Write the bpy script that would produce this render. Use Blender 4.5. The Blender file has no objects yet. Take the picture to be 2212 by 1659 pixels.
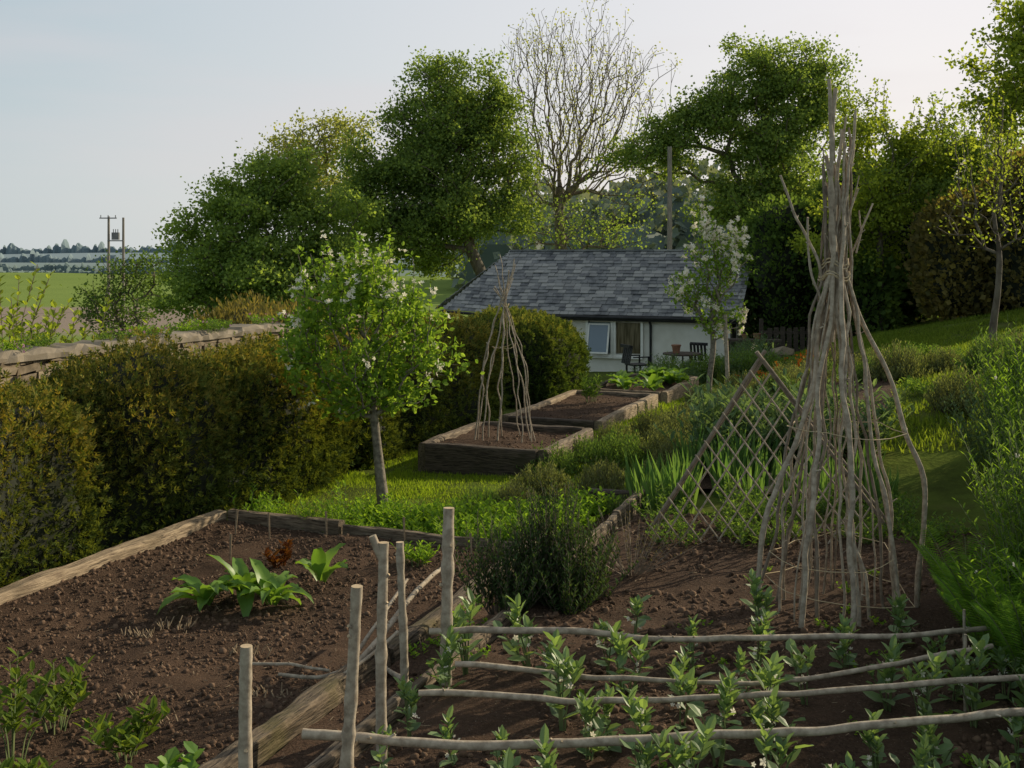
import bpy, math, numpy as np
from mathutils import Vector
rng=np.random.default_rng(11)
U=lambda a,b,n=None: rng.uniform(a,b,n)
scene=bpy.context.scene
COL=scene.collection
# ---------------------------------------------------------------- garden grid: s runs down the garden, t across it
def P2(s,t): return (0.365*s+0.931*t, 0.931*s-0.365*t)
A_S=[-50,6,11,16,19,22,28,33,60,120,180,260,500,1000,1800,3000,8000]
A_Z=[-.2,-.42,-.49,-.62,-.72,-.85,-1.3,-1.6,-1.3,-1.0,-.6,-6,-16,-14,-6,4,4]
F_T=[-400,-30,-20,-12,-9,-5,-3.6,-2.8,1.3,6,15,60]
F_Z=[-1.5,-1.5,-1.0,-.3,-.1,0,.10,.42,1.28,2.2,3,3]
N_T=[-400,-30,-20,-9,-5,-3,-2.75,-2.3,-2.2,.2,1,2.5,6,15,60]
N_Z=[-2.4,-2.2,-1.0,-.6,-.42,-.40,-.26,-.24,-.06,-.04,.25,.6,1.2,2,3]
def sm(x,a,b):
    q=np.clip((x-a)/(b-a),0,1); return q*q*(3-2*q)
def H(x,y):
    x=np.asarray(x,float); y=np.asarray(y,float)
    s=.365*x+.931*y; t=.931*x-.365*y
    w=sm(s,8.5,15)
    far=np.interp(s,A_S,A_Z)+np.interp(t,F_T,F_Z)+sm(s,24,29)*np.interp(t,[-6,-4.5],[0,.6])*(1-sm(s,60,90))
    z=(1-w)*np.interp(t,N_T,N_Z)+w*far
    d=np.sqrt(x*x+y*y)
    z=z+sm(d,500,2500)*(7*np.sin(x*.0023+1.1)*np.sin(y*.0017+.4)+3*np.sin(x*.0061+.3))
    return z
def HZ(x,y): return float(H(x,y))
# ---------------------------------------------------------------- noise
def _h(i,j,k):
    n=(i*374761393+j*668265263+k*1274126177)&0xffffffff
    n=((n^(n>>13))*1274126177)&0xffffffff
    return ((n^(n>>16))&0xffff)/65535.0
def vn(P,sc):
    P=np.asarray(P,float)*sc+1000.3
    I=np.floor(P).astype(np.int64); f=P-I; f=f*f*(3-2*f); r=0
    for a in (0,1):
        for b in (0,1):
            for c in (0,1):
                w=(f[...,0] if a else 1-f[...,0])*(f[...,1] if b else 1-f[...,1])*(f[...,2] if c else 1-f[...,2])
                r=r+w*_h(I[...,0]+a,I[...,1]+b,I[...,2]+c)
    return r*2-1
def fbm(P,sc,o=3):
    r=0;a=1.
    for i in range(o): r=r+a*vn(P,sc*2**i); a*=.5
    return r
# ---------------------------------------------------------------- mesh builder
class MB:
    def __init__(s): s.V=[];s.F=[];s.n=0
    def add(s,V,F,mi=0):
        V=np.asarray(V,float).reshape(-1,3); F=np.asarray(F,dtype=np.int64)
        if len(F)==0: return
        s.V.append(V); s.F.append((F+s.n,mi)); s.n+=len(V)
    def mesh(s,name,mats,smooth=False):
        me=bpy.data.meshes.new(name)
        V=np.concatenate(s.V); me.vertices.add(len(V)); me.vertices.foreach_set('co',V.astype(np.float32).ravel())
        li=np.concatenate([F.ravel() for F,_ in s.F]); sz=np.concatenate([np.full(len(F),F.shape[1]) for F,_ in s.F])
        mi=np.concatenate([np.full(len(F),m) for F,m in s.F])
        me.loops.add(len(li)); me.loops.foreach_set('vertex_index',li.astype(np.int32))
        me.polygons.add(len(sz)); st=np.concatenate([[0],np.cumsum(sz)[:-1]])
        me.polygons.foreach_set('loop_start',st.astype(np.int32))
        me.polygons.foreach_set('material_index',mi.astype(np.int32))
        me.polygons.foreach_set('use_smooth',np.full(len(sz),bool(smooth)))
        for m in mats: me.materials.append(m)
        me.update(calc_edges=True)
        return me
    def obj(s,name,mats,parent=None,smooth=False,loc=None):
        o=bpy.data.objects.new(name,s.mesh(name,mats,smooth)); COL.objects.link(o)
        if parent: o.parent=parent
        if loc is not None: o.location=loc
        return o
def tag(o,label=None,cat=None,group=None,kind=None):
    if label: o['label']=label
    if cat: o['category']=cat
    if group: o['group']=group
    if kind: o['kind']=kind
    return o
def thing(name,loc,label,cat,group=None,rz=0):
    e=bpy.data.objects.new(name,None); e.empty_display_size=.2; COL.objects.link(e)
    e.location=loc; e.rotation_euler=(0,0,rz); return tag(e,label,cat,group)
def nrm(a): return a/np.maximum(np.linalg.norm(a,axis=-1,keepdims=True),1e-9)
def rv(n): return nrm(rng.normal(size=(n,3)))
def frames(y,z):
    y=nrm(y); x=nrm(np.cross(y,z)); z=np.cross(x,y); return np.stack([x,y,z],-1)
def bake(T,F,pos,R,sc):
    T=np.asarray(T,float);F=np.asarray(F); n=len(pos); sc=np.asarray(sc,float)
    if sc.ndim==0: sc=np.full(n,float(sc))
    if sc.ndim==1: sc=np.repeat(sc[:,None],3,1)
    V=np.einsum('nij,nkj->nki',R,T[None]*sc[:,None,:])+pos[:,None,:]
    return V.reshape(-1,3),(F[None]+(np.arange(n)*len(T))[:,None,None]).reshape(-1,F.shape[1])
LEAF=([(0,0,0),(.3,.32,.06),(.24,.72,.05),(0,1,-.04),(-.24,.72,.05),(-.3,.32,.06)],[(0,1,2,3),(0,3,4,5)])
QLEAF=([(0,0,0),(.42,.5,.1),(0,1,0),(-.42,.5,.1)],[(0,1,2,3)])
NLEAF=([(0,0,0),(.16,.5,.03),(0,1,0),(-.16,.5,.03)],[(0,1,2,3)])
def mk_spray():
    V=[];F=[]
    for i,(y0,a,l) in enumerate([(0,.0,1.0),(.15,.9,.5),(.15,-.9,.5),(.45,.75,.45),(.45,-.75,.45)]):
        d=np.array([math.sin(a),math.cos(a),0]); p=np.array([0,y0,0]); x=np.array([d[1],-d[0],0]); n=len(V); w=.09
        V+=[p,p+d*l*.5+x*w+[0,0,.03],p+d*l,p+d*l*.5-x*w+[0,0,.03]]; F.append((n,n+1,n+2,n+3))
    return V,F
SPRAY=mk_spray()
def mk_flower():
    V=[(0,0,0)];F=[]
    for i in range(5):
        a=i*2*math.pi/5; n=len(V)
        V+=[(.4*math.cos(a-.5),.4*math.sin(a-.5),.05),(.6*math.cos(a),.6*math.sin(a),.16),(.4*math.cos(a+.5),.4*math.sin(a+.5),.05)]
        F.append((0,n,n+1,n+2))
    return V,F
FLOWER=mk_flower()
phi=(1+5**.5)/2
ICO=(nrm(np.array([(-1,phi,0),(1,phi,0),(-1,-phi,0),(1,-phi,0),(0,-1,phi),(0,1,phi),(0,-1,-phi),(0,1,-phi),(phi,0,-1),(phi,0,1),(-phi,0,-1),(-phi,0,1)],float)),
 [(0,11,5),(0,5,1),(0,1,7),(0,7,10),(0,10,11),(1,5,9),(5,11,4),(11,10,2),(10,7,6),(7,1,8),(3,9,4),(3,4,2),(3,2,6),(3,6,8),(3,8,9),(4,9,5),(2,4,11),(6,2,10),(8,6,7),(9,8,1)])
BOX=(np.array([(x,y,z) for x in(-.5,.5) for y in(-.5,.5) for z in(-.5,.5)],float),[(0,1,3,2),(4,6,7,5),(0,4,5,1),(2,3,7,6),(0,2,6,4),(1,5,7,3)])
def box(mb,c,size,mi=0,R=None):
    V=BOX[0]*np.array(size)
    if R is not None: V=V@np.array(R).T
    mb.add(V+np.array(c),BOX[1],mi)
def tube(mb,pts,rad,sides=8,mi=0,cap=None,jit=0.):
    pts=np.asarray(pts,float); n=len(pts); rad=np.broadcast_to(np.asarray(rad,float),(n,))
    d=np.gradient(pts,axis=0); d=nrm(d); ref=np.array([.13,.9,.31]) if abs(d[0][2])>.7 else np.array([0.05,.02,1.])
    x=nrm(np.cross(d,ref)); y=np.cross(d,x); a=np.arange(sides)*2*math.pi/sides
    rr=rad[:,None]*(1+jit*rng.normal(size=(n,sides))*.5+jit*rng.normal(size=(n,1)))
    V=pts[:,None]+rr[...,None]*(np.cos(a)[None,:,None]*x[:,None]+np.sin(a)[None,:,None]*y[:,None])
    i=np.arange(n-1)[:,None]*sides; j=np.arange(sides)[None]; k=(j+1)%sides
    F=np.stack([i+j,i+k,i+sides+k,i+sides+j],-1).reshape(-1,4)
    mb.add(V.reshape(-1,3),F,mi)
    cm=mi if cap is None else cap
    for r,c in ((0,pts[0]),(n-1,pts[-1])):
        mb.add(np.concatenate([V[r],[c]]),[(q,(q+1)%sides,sides) for q in range(sides)],cm)
def frusta(mb,p0,p1,r0,r1,sides=5,mi=0):
    d=nrm(p1-p0); ref=np.tile(np.array([[.31,.85,.2]]),(len(d),1)); x=nrm(np.cross(d,ref)); y=np.cross(d,x)
    a=np.arange(sides)*2*math.pi/sides; c=np.cos(a)[None,:,None]*x[:,None]+np.sin(a)[None,:,None]*y[:,None]
    V=np.concatenate([p0[:,None]+c*r0[:,None,None],p1[:,None]+c*r1[:,None,None]],1)
    j=np.arange(sides); k=(j+1)%sides; T=np.stack([j,k,sides+k,sides+j],-1)
    mb.add(V.reshape(-1,3),(T[None]+(np.arange(len(d))*2*sides)[:,None,None]).reshape(-1,4),mi)
def wander(p0,p1,n,amp,seed=None):
    p0=np.array(p0,float);p1=np.array(p1,float); u=np.linspace(0,1,n)[:,None]
    o=rng.uniform(0,50,3); P=p0+(p1-p0)*u; L=np.linalg.norm(p1-p0)
    q=np.concatenate([u*L*1.6+o[0],u*0+o[1],u*0+o[2]],1)
    D=np.stack([vn(q,1),vn(q+7.7,1),vn(q+15.1,1)],-1)*amp
    D-=D[0]*(1-u)+D[-1]*u
    return P+D
# ---------------------------------------------------------------- materials
def newmat(name):
    m=bpy.data.materials.new(name); m.use_nodes=True; nt=m.node_tree; return m,nt,nt.nodes['Principled BSDF'],nt.nodes['Material Output']
def mixc(nt,a,b,f,mode='MIX'):
    n=nt.nodes.new('ShaderNodeMix'); n.data_type='RGBA'; n.blend_type=mode
    for i,v in ((0,f),(6,a),(7,b)):
        if isinstance(v,(int,float)): n.inputs[i].default_value=v
        elif isinstance(v,(tuple,list)): n.inputs[i].default_value=(*v,1) if len(v)==3 else v
        else: nt.links.new(v,n.inputs[i])
    return n.outputs[2]
def noise(nt,scale,detail=4,vec=None,coord='Object',stretch=None,rough=.6):
    tc=nt.nodes.new('ShaderNodeTexCoord'); n=nt.nodes.new('ShaderNodeTexNoise'); n.inputs['Scale'].default_value=scale; n.inputs['Detail'].default_value=detail; n.inputs['Roughness'].default_value=rough
    src=tc.outputs[coord]
    if stretch:
        mp=nt.nodes.new('ShaderNodeMapping'); mp.inputs['Scale'].default_value=stretch; nt.links.new(src,mp.inputs[0]); src=mp.outputs[0]
    nt.links.new(src,n.inputs['Vector']); return n.outputs['Fac']
def ramp(nt,f,a,b,lo=0.,hi=1.):
    n=nt.nodes.new('ShaderNodeMapRange'); nt.links.new(f,n.inputs[0]); n.inputs[1].default_value=a;n.inputs[2].default_value=b;n.inputs[3].default_value=lo;n.inputs[4].default_value=hi; return n.outputs[0]
def bump(nt,bs,h,st,dist=.02):
    b=nt.nodes.new('ShaderNodeBump'); b.inputs['Strength'].default_value=st; b.inputs['Distance'].default_value=dist; nt.links.new(h,b.inputs['Height']); nt.links.new(b.outputs[0],bs.inputs['Normal'])
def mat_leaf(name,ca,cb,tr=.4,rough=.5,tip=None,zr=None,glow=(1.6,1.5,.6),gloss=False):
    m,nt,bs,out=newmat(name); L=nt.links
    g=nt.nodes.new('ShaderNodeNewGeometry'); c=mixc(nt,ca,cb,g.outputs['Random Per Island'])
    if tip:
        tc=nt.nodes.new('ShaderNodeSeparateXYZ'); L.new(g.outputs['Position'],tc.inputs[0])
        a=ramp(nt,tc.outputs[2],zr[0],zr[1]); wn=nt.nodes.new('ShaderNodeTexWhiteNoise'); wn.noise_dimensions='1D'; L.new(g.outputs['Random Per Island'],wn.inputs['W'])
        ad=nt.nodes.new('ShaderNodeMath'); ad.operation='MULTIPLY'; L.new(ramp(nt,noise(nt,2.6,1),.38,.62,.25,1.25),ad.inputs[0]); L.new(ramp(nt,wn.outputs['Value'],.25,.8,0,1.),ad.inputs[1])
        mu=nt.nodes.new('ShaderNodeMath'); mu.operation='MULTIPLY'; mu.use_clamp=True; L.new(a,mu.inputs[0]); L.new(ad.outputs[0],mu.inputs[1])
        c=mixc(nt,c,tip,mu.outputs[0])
    if gloss:
        L.new(c,bs.inputs['Base Color']); bs.inputs['Roughness'].default_value=rough; bs.inputs['Specular IOR Level'].default_value=.35
    else:
        nt.nodes.remove(bs); bs=nt.nodes.new('ShaderNodeBsdfDiffuse'); L.new(c,bs.inputs[0])
    t=nt.nodes.new('ShaderNodeBsdfTranslucent'); L.new(mixc(nt,c,glow,1.,'MULTIPLY'),t.inputs[0])
    ms=nt.nodes.new('ShaderNodeMixShader'); ms.inputs[0].default_value=tr; L.new(bs.outputs[0],ms.inputs[1]); L.new(t.outputs[0],ms.inputs[2]); L.new(ms.outputs[0],out.inputs[0]); return m
def mat_n(name,ca,cb,sc=8,rough=.85,bst=.4,bd=.01,stretch=None,isl=None,det=5,spec=.3,lo=.35,hi=.65,crack=None):
    m,nt,bs,out=newmat(name); n=noise(nt,sc,det,stretch=stretch)
    c=mixc(nt,ca,cb,ramp(nt,n,lo,hi))
    if isl:
        g=nt.nodes.new('ShaderNodeNewGeometry'); c=mixc(nt,c,isl,ramp(nt,g.outputs['Random Per Island'],.3,1.))
    if crack:
        k=noise(nt,5,3,stretch=(.6,14,14),rough=.8); c=mixc(nt,c,(.012,.009,.007),ramp(nt,k,.42,.36)); c=mixc(nt,c,crack,ramp(nt,noise(nt,3,6),.52,.66,0,.6))
    nt.links.new(c,bs.inputs['Base Color']); bs.inputs['Roughness'].default_value=rough; bs.inputs['Specular IOR Level'].default_value=spec
    if bst: bump(nt,bs,n,bst,bd)
    return m
bark=mat_n('bark',(.08,.062,.045),(.17,.145,.105),14,bst=.8,bd=.02,stretch=(1,1,.35),det=3)
bark_apple=mat_n('apple_bark',(.10,.085,.065),(.30,.26,.20),18,bst=.8,bd=.01)
bark_far=mat_n('grey_bark',(.12,.10,.072),(.22,.18,.13),6,bst=0,det=1)
hazel=mat_n('hazel_bark',(.17,.135,.10),(.55,.475,.37),26,bst=.7,bd=.005,isl=(.35,.285,.21),det=6)
hazel_dark=mat_n('old_stick_bark',(.12,.095,.07),(.32,.26,.195),22,bst=.5,bd=.004,isl=(.2,.16,.12))
cutwood=mat_n('cut_wood',(.42,.32,.2),(.55,.43,.28),30,bst=.2)
strawM=mat_n('dry_stem_bits',(.22,.16,.1),(.34,.26,.17),30,bst=0,det=1)
twine=mat_n('twine',(.45,.35,.2),(.55,.45,.3),50,bst=0)
timberM=mat_n('weathered_timber',(.07,.05,.035),(.29,.225,.155),7,bst=1.,bd=.015,stretch=(1,9,9),det=7,crack=(.09,.07,.045))
timberD=mat_n('damp_shaded_timber',(.035,.026,.02),(.12,.09,.065),7,bst=1.,bd=.015,stretch=(1,9,9),det=7,crack=(.05,.045,.02))  # dark copy, paints shade onto raised bed faces; also on the border step
timberS=mat_n('bleached_sunlit_timber',(.18,.13,.085),(.44,.34,.225),7,bst=1.,bd=.015,stretch=(1,9,9),det=7,crack=(.17,.13,.08))  # pale copy, paints sunlight onto raised bed sides; also on pale bed edges
mossT=mat_n('mossy_timber',(.05,.037,.026),(.22,.165,.11),7,bst=1.,bd=.02,stretch=(1,9,9),det=7,crack=(.085,.075,.018))
def soilmat(name,k):
    m,nt,bs,out=newmat(name); n=noise(nt,60,5,rough=.75); n2=noise(nt,1.4,3); f=lambda c:tuple(v*k for v in c)
    c=mixc(nt,f((.042,.027,.019)),f((.145,.092,.062)),ramp(nt,n,.32,.7)); c=mixc(nt,c,f((.2,.126,.083)),ramp(nt,n2,.48,.72,0,.5)); c=mixc(nt,c,(.28,.23,.17),ramp(nt,noise(nt,95,1),.69,.73,0,.7))
    nt.links.new(c,bs.inputs['Base Color']); bs.inputs['Roughness'].default_value=.97; bs.inputs['Specular IOR Level'].default_value=.1; bump(nt,bs,n,1.,.03); return m
soilM=soilmat('garden_soil',.92); pathM=soilmat('path_earth',1.2)
clodM=mat_n('soil_clod',(.045,.029,.02),(.13,.083,.056),30,rough=.97,bst=.8,isl=(.17,.112,.075),spec=.1,det=2)
stoneM=mat_n('rubble_stone',(.11,.086,.058),(.26,.205,.14),9,bst=.6,isl=(.32,.255,.175),det=3)
capM=mat_n('wall_capping',(.12,.10,.075),(.29,.245,.185),4,bst=.8,det=6,isl=(.22,.185,.135))
mortar=mat_n('mortar',(.05,.042,.032),(.09,.075,.055),9)
slateM=mat_n('slate',(.075,.08,.088),(.18,.185,.188),3,rough=.5,bst=.2,isl=(.31,.305,.29),spec=.5,det=2)
slateE=mat_n('sunlit_gable_slate',(.16,.15,.12),(.3,.27,.2),6,rough=.7,bst=.3,isl=(.2,.19,.15))  # yellowish sunlight on the gable slates, painted into their colour
render_=mat_n('cream_render',(.64,.60,.51),(.76,.72,.64),2,bst=.1)
whiteP=mat_n('white_paint',(.72,.69,.62),(.8,.78,.72),5,rough=.45,bst=0)
blackP=mat_n('black_plastic',(.012,.012,.013),(.025,.025,.025),5,rough=.5,bst=0)
darkwood=mat_n('dark_wood',(.035,.027,.02),(.10,.075,.055),6,stretch=(1,1,6),bst=.4)
terr=mat_n('terracotta',(.20,.09,.05),(.30,.145,.085),9,bst=.1)
metalG=mat_n('grey_metal',(.13,.14,.15),(.19,.20,.21),4,rough=.6,bst=0)
poleM=mat_n('creosoted_pole',(.16,.145,.12),(.27,.24,.2),6,bst=.2,stretch=(4,4,.5))
glassM,nt,bs,out=newmat('window_glass'); bs.inputs['Base Color'].default_value=(.12,.155,.19,1); bs.inputs['Roughness'].default_value=.08; bs.inputs['Specular IOR Level'].default_value=1.
glassC,nt,bs,out=newmat('curtained_window_glass'); nt.links.new(mixc(nt,(.07,.055,.03),(.17,.135,.085),ramp(nt,noise(nt,3,1,stretch=(4,1,.4)),.4,.6)),bs.inputs['Base Color']); bs.inputs['Roughness'].default_value=.15
whitefl=mat_leaf('white_petals',(.90,.83,.72),(.95,.91,.82),.4,glow=(1,1,.9))
pinkfl=mat_leaf('pink_petals',(.5,.18,.35),(.6,.3,.5),.3,glow=(1,1,1))
orangefl=mat_leaf('orange_petals',(.9,.16,.02),(.95,.28,.03),.45,glow=(1,1,1))
L_oak=mat_leaf('oak_leaf',(.11,.175,.06),(.25,.335,.095),.56)  # lightened so the colour itself carries haze over the far oaks
L_lime=mat_leaf('ash_leaf',(.14,.215,.07),(.27,.365,.10),.56)  # lightened to paint haze on the far ash; nearer trees share it
L_olive=mat_leaf('young_leaf',(.23,.26,.10),(.35,.38,.14),.55)
L_bright=mat_leaf('spring_leaf',(.15,.21,.04),(.32,.39,.07),.57)
L_apple=mat_leaf('apple_leaf',(.10,.19,.03),(.28,.41,.08),.53)
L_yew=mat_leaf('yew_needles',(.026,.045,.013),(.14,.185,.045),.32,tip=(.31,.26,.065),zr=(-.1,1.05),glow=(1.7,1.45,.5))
L_yew2=mat_leaf('yew_green_needles',(.03,.058,.018),(.12,.17,.04),.32,tip=(.25,.24,.06),zr=(.2,.9))  # greener needle colour for the far yew block
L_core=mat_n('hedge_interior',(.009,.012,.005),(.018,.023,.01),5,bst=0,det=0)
L_beech=mat_leaf('brown_hedge_leaf',(.10,.10,.045),(.24,.195,.07),.44)
L_dark=mat_leaf('ivy_leaf',(.065,.11,.035),(.14,.22,.055),.45)
L_bean=mat_leaf('bean_leaf',(.11,.185,.08),(.235,.345,.15),.42,rough=.42,gloss=True)
L_herb=mat_leaf('herb_leaf',(.13,.25,.03),(.26,.40,.06),.5)
L_tall=mat_leaf('tall_herb_leaf',(.075,.145,.033),(.18,.28,.07),.48)
L_grey=mat_leaf('lavender_leaf',(.08,.105,.05),(.24,.27,.125),.4)
L_green=mat_leaf('santolina_leaf',(.055,.11,.032),(.18,.28,.075),.42)
L_rose=mat_leaf('rosemary_leaf',(.025,.05,.02),(.10,.155,.06),.33)
L_arti=mat_leaf('cardoon_leaf',(.09,.15,.08),(.17,.25,.135),.38)
L_iris=mat_leaf('iris_leaf',(.07,.155,.05),(.15,.25,.085),.45)
L_big=mat_leaf('broad_leaf',(.12,.235,.045),(.19,.32,.06),.42,rough=.42,gloss=True)
L_red=mat_leaf('red_stem_leaf',(.10,.03,.015),(.16,.07,.02),.35)
L_peony=mat_leaf('peony_leaf',(.075,.13,.028),(.17,.23,.045),.42)
L_fern=mat_leaf('fern_leaf',(.09,.20,.03),(.17,.31,.05),.45)
L_far=mat_leaf('hazy_wood_leaf',(.20,.245,.20),(.28,.31,.25),.2)  # aerial haze painted into the woodland leaf colour
L_grass=mat_leaf('grass_blade',(.13,.215,.022),(.28,.38,.048),.53)
L_grass2=mat_leaf('rough_grass_blade',(.10,.16,.025),(.215,.28,.05),.5)
stemM=mat_n('green_stem',(.10,.14,.05),(.17,.2,.08),10,bst=0,det=0)
stemB=mat_n('woody_stem',(.07,.055,.04),(.15,.12,.09),10,bst=0,det=0)
# ---------------------------------------------------------------- ground sheet
def axis(lo,hi,step,far,k=1.12):
    a=list(np.arange(lo,hi,step)); st=step
    while a[-1]<far: st*=k; a.append(a[-1]+st)
    return a
xs=axis(-9,12,.2,7000,1.09); xl=[-9]; st=.2
while xl[-1]>-7000: st*=1.09; xl.append(xl[-1]-st)
xs=np.array(sorted(set(xl[1:]+xs))); ys=np.array([-12,-6,-2]+axis(1,34,.2,9000,1.08))
X,Y=np.meshgrid(xs,ys); Z=H(X,Y)
nearm=(1-sm(np.hypot(X,Y),40,80)); Z=Z+nearm*.03*fbm(np.stack([X,Y,X*0],-1),1.3,2)
nx=len(xs); i,j=np.meshgrid(np.arange(nx-1),np.arange(len(ys)-1)); q=(j*nx+i).ravel()
g=MB(); g.add(np.stack([X,Y,Z],-1).reshape(-1,3),np.stack([q,q+1,q+nx+1,q+nx],-1))
gm,nt,bs,out=newmat('meadow_ground'); Lk=nt.links
geo=nt.nodes.new('ShaderNodeNewGeometry'); sp=nt.nodes.new('ShaderNodeSeparateXYZ'); Lk.new(geo.outputs['Position'],sp.inputs[0])
ln=nt.nodes.new('ShaderNodeVectorMath'); ln.operation='LENGTH'; Lk.new(geo.outputs['Position'],ln.inputs[0])
c=mixc(nt,(.06,.075,.02),(.11,.145,.03),ramp(nt,noise(nt,2.,4),.35,.65))
c=mixc(nt,c,(.10,.07,.045),ramp(nt,noise(nt,.9,4),.55,.7,0,.5))
c=mixc(nt,c,mixc(nt,(.15,.21,.06),(.22,.29,.08),noise(nt,.05,3)),ramp(nt,ln.outputs['Value'],32,45))
a1=ramp(nt,sp.outputs[1],64,68); a2=ramp(nt,sp.outputs[1],98,94); a3=ramp(nt,sp.outputs[0],-20,-22)
mm=nt.nodes.new('ShaderNodeMath'); mm.operation='MULTIPLY'; Lk.new(a1,mm.inputs[0]); Lk.new(a2,mm.inputs[1]); m2=nt.nodes.new('ShaderNodeMath'); m2.operation='MULTIPLY'; Lk.new(mm.outputs[0],m2.inputs[0]); Lk.new(a3,m2.inputs[1])
c=mixc(nt,c,(.27,.22,.18),m2.outputs[0])
vor=nt.nodes.new('ShaderNodeTexVoronoi'); vor.inputs['Scale'].default_value=.004; tc=nt.nodes.new('ShaderNodeTexCoord'); Lk.new(tc.outputs['Object'],vor.inputs['Vector'])
fieldc=mixc(nt,(.15,.21,.15),(.22,.26,.19),vor.outputs['Color'])
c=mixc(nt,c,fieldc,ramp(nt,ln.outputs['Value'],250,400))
c=mixc(nt,c,(.225,.285,.315),ramp(nt,ln.outputs['Value'],450,2200))  # aerial haze painted on: ground turns pale blue with distance from the origin
Lk.new(c,bs.inputs['Base Color']); bs.inputs['Roughness'].default_value=1; bs.inputs['Specular IOR Level'].default_value=.0; bump(nt,bs,noise(nt,14,4),.6,.04)
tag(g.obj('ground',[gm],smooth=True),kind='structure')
# ---------------------------------------------------------------- soil patches
def soil_patch(s0,s1,t0,t1,z,step,clods,cs=(.004,.02),tilt=0,amp=.02,ground=None):
    ss=np.arange(s0,s1+step,step); tt=np.arange(t0,t1+step,step); S,T=np.meshgrid(ss,tt)
    X=.365*S+.931*T; Y=.931*S-.365*T
    def zf(X,Y,S,T):
        Q=np.stack([X,Y,0*X],-1); b=z+tilt*(T-t0) if ground is None else H(X,Y)+ground
        return b+amp*2.*vn(Q,1.7)+amp*.8*fbm(Q,5,5)+amp*.4*np.abs(vn(Q,31))
    Z=zf(X,Y,S,T); mb=MB(); nx=len(ss); i,j=np.meshgrid(np.arange(nx-1),np.arange(len(tt)-1)); q=(j*nx+i).ravel()
    mb.add(np.stack([X,Y,Z],-1).reshape(-1,3),np.stack([q,q+1,q+nx+1,q+nx],-1)[:,::-1],0)
    s=U(s0,s1,clods); t=U(t0,t1,clods); x=.365*s+.931*t; y=.931*s-.365*t
    k=vn(np.stack([x,y,0*x],-1),2.5)>-.25; s,t,x,y=s[k],t[k],x[k],y[k]; clods=len(s)
    sc=cs[0]+(cs[1]-cs[0])*rng.random(clods)**7
    p=np.stack([x,y,zf(x,y,s,t)+sc*.1],-1)
    V,F=bake(ICO[0],ICO[1],p,frames(rv(clods),rv(clods)),sc[:,None]*U(.5,1.3,(clods,3)))
    V=V+rng.normal(size=V.shape)*.0013
    mb.add(V,F,1)
    n=max(5,clods//40); s=U(s0,s1,n); t=U(t0,t1,n); x=.365*s+.931*t; y=.931*s-.365*t; p=np.stack([x,y,zf(x,y,s,t)+.008],-1); d=nrm(rv(n)*[1,1,.15]); L=U(.01,.05,n)
    frusta(mb,p,p+d*L[:,None],np.full(n,.0022),np.full(n,.0016),4,2); return mb
SM=[soilM,clodM,strawM]
tag(soil_patch(2.2,8.3,-2.17,.9,0.0,.025,26000,(.003,.026),tilt=.012,amp=.019).obj('soil_ground',SM,smooth=True),kind='structure')
tag(soil_patch(1.8,9.2,-2.71,-2.31,-.19,.03,4000,(.003,.02),amp=.012).obj('path',[pathM,clodM,strawM],smooth=True),kind='structure')
tag(soil_patch(9.3,20,-2.55,-.6,0,.08,3000,(.005,.03),amp=.02,ground=.035).obj('border_ground',SM,smooth=True),kind='structure')
def timber(name,s0,t0,s1,t1,ztop,w,h,mat,parent=None,origin=None,rag=1.):
    x0,y0=P2(s0,t0);x1,y1=P2(s1,t1); L=math.hypot(x1-x0,y1-y0); n=max(8,int(L/.04)); mb=MB(); K=20
    a=np.linspace(0,2*math.pi,K,endpoint=False)+.15; c=np.cos(a);s=np.sin(a); e=.3
    cy=np.sign(c)*np.abs(c)**e*w/2; cz=np.sign(s)*np.abs(s)**e*h/2
    xx=np.linspace(-L/2,L/2,n); V=np.stack([np.repeat(xx[:,None],K,1),np.tile(cy,(n,1)),np.tile(cz,(n,1))],-1)
    o=U(0,90); Q=V+o; V[...,2]+=rag*(.010*fbm(Q,3,3)+.008*vn(Q*[1,9,9],4)); V[...,1]+=rag*(.012*fbm(Q+9,2.5,3)+.006*vn(Q*[1,9,9]+5,4))
    V=V.reshape(-1,3)
    i=np.arange(n-1)[:,None]*K; j=np.arange(K)[None]; k=(j+1)%K
    mb.add(V,np.stack([i+j,i+k,i+K+k,i+K+j],-1).reshape(-1,4)); mb.add(V[:K],[list(range(K))]); mb.add(V[-K:],[list(range(K-1,-1,-1))])
    ob=mb.obj(name,[mat],parent)
    loc=np.array([(x0+x1)/2,(y0+y1)/2,ztop-h/2])
    if origin is not None: loc=loc-np.array(origin)
    ob.location=loc; ob.rotation_euler=(0,0,math.atan2(y1-y0,x1-x0)); return ob
def bed(name,s0,s1,t0,t1,ztop,h,w,soilz,label,mats,clods,group=None,step=.05):
    x,y=P2((s0+s1)/2,(t0+t1)/2); o=(x,y,ztop-h); e=thing(name,o,label,'raised bed',group)
    mb=soil_patch(s0+w/2,s1-w/2,t0+w/2,t1-w/2,soilz,step,clods); mb.V=[v-np.array(o) for v in mb.V]; mb.obj('soil',SM,e,smooth=True)
    for (a,b,c,d),m in zip([(s0,t0,s1,t0),(s0,t1,s1,t1),(s0,t0+w/2,s0,t1-w/2),(s1,t0+w/2,s1,t1-w/2)],mats):
        timber('timber_edge',a,b,c,d,ztop-.004*U(0,2),w,h,m,e,o,.7)
    return e
e=thing('timber_edged_bed',(*P2(5.2,-4.3),-.4),'large bare soil bed framed with weathered timber sleepers','vegetable bed')
o=(*P2(5.2,-4.3),-.4)
mb=soil_patch(2.2,7.85,-5.72,-2.86,-.30,.025,32000,(.003,.022),amp=.018); mb.V=[v-np.array(o) for v in mb.V]; mb.obj('soil',SM,e,smooth=True)
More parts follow.
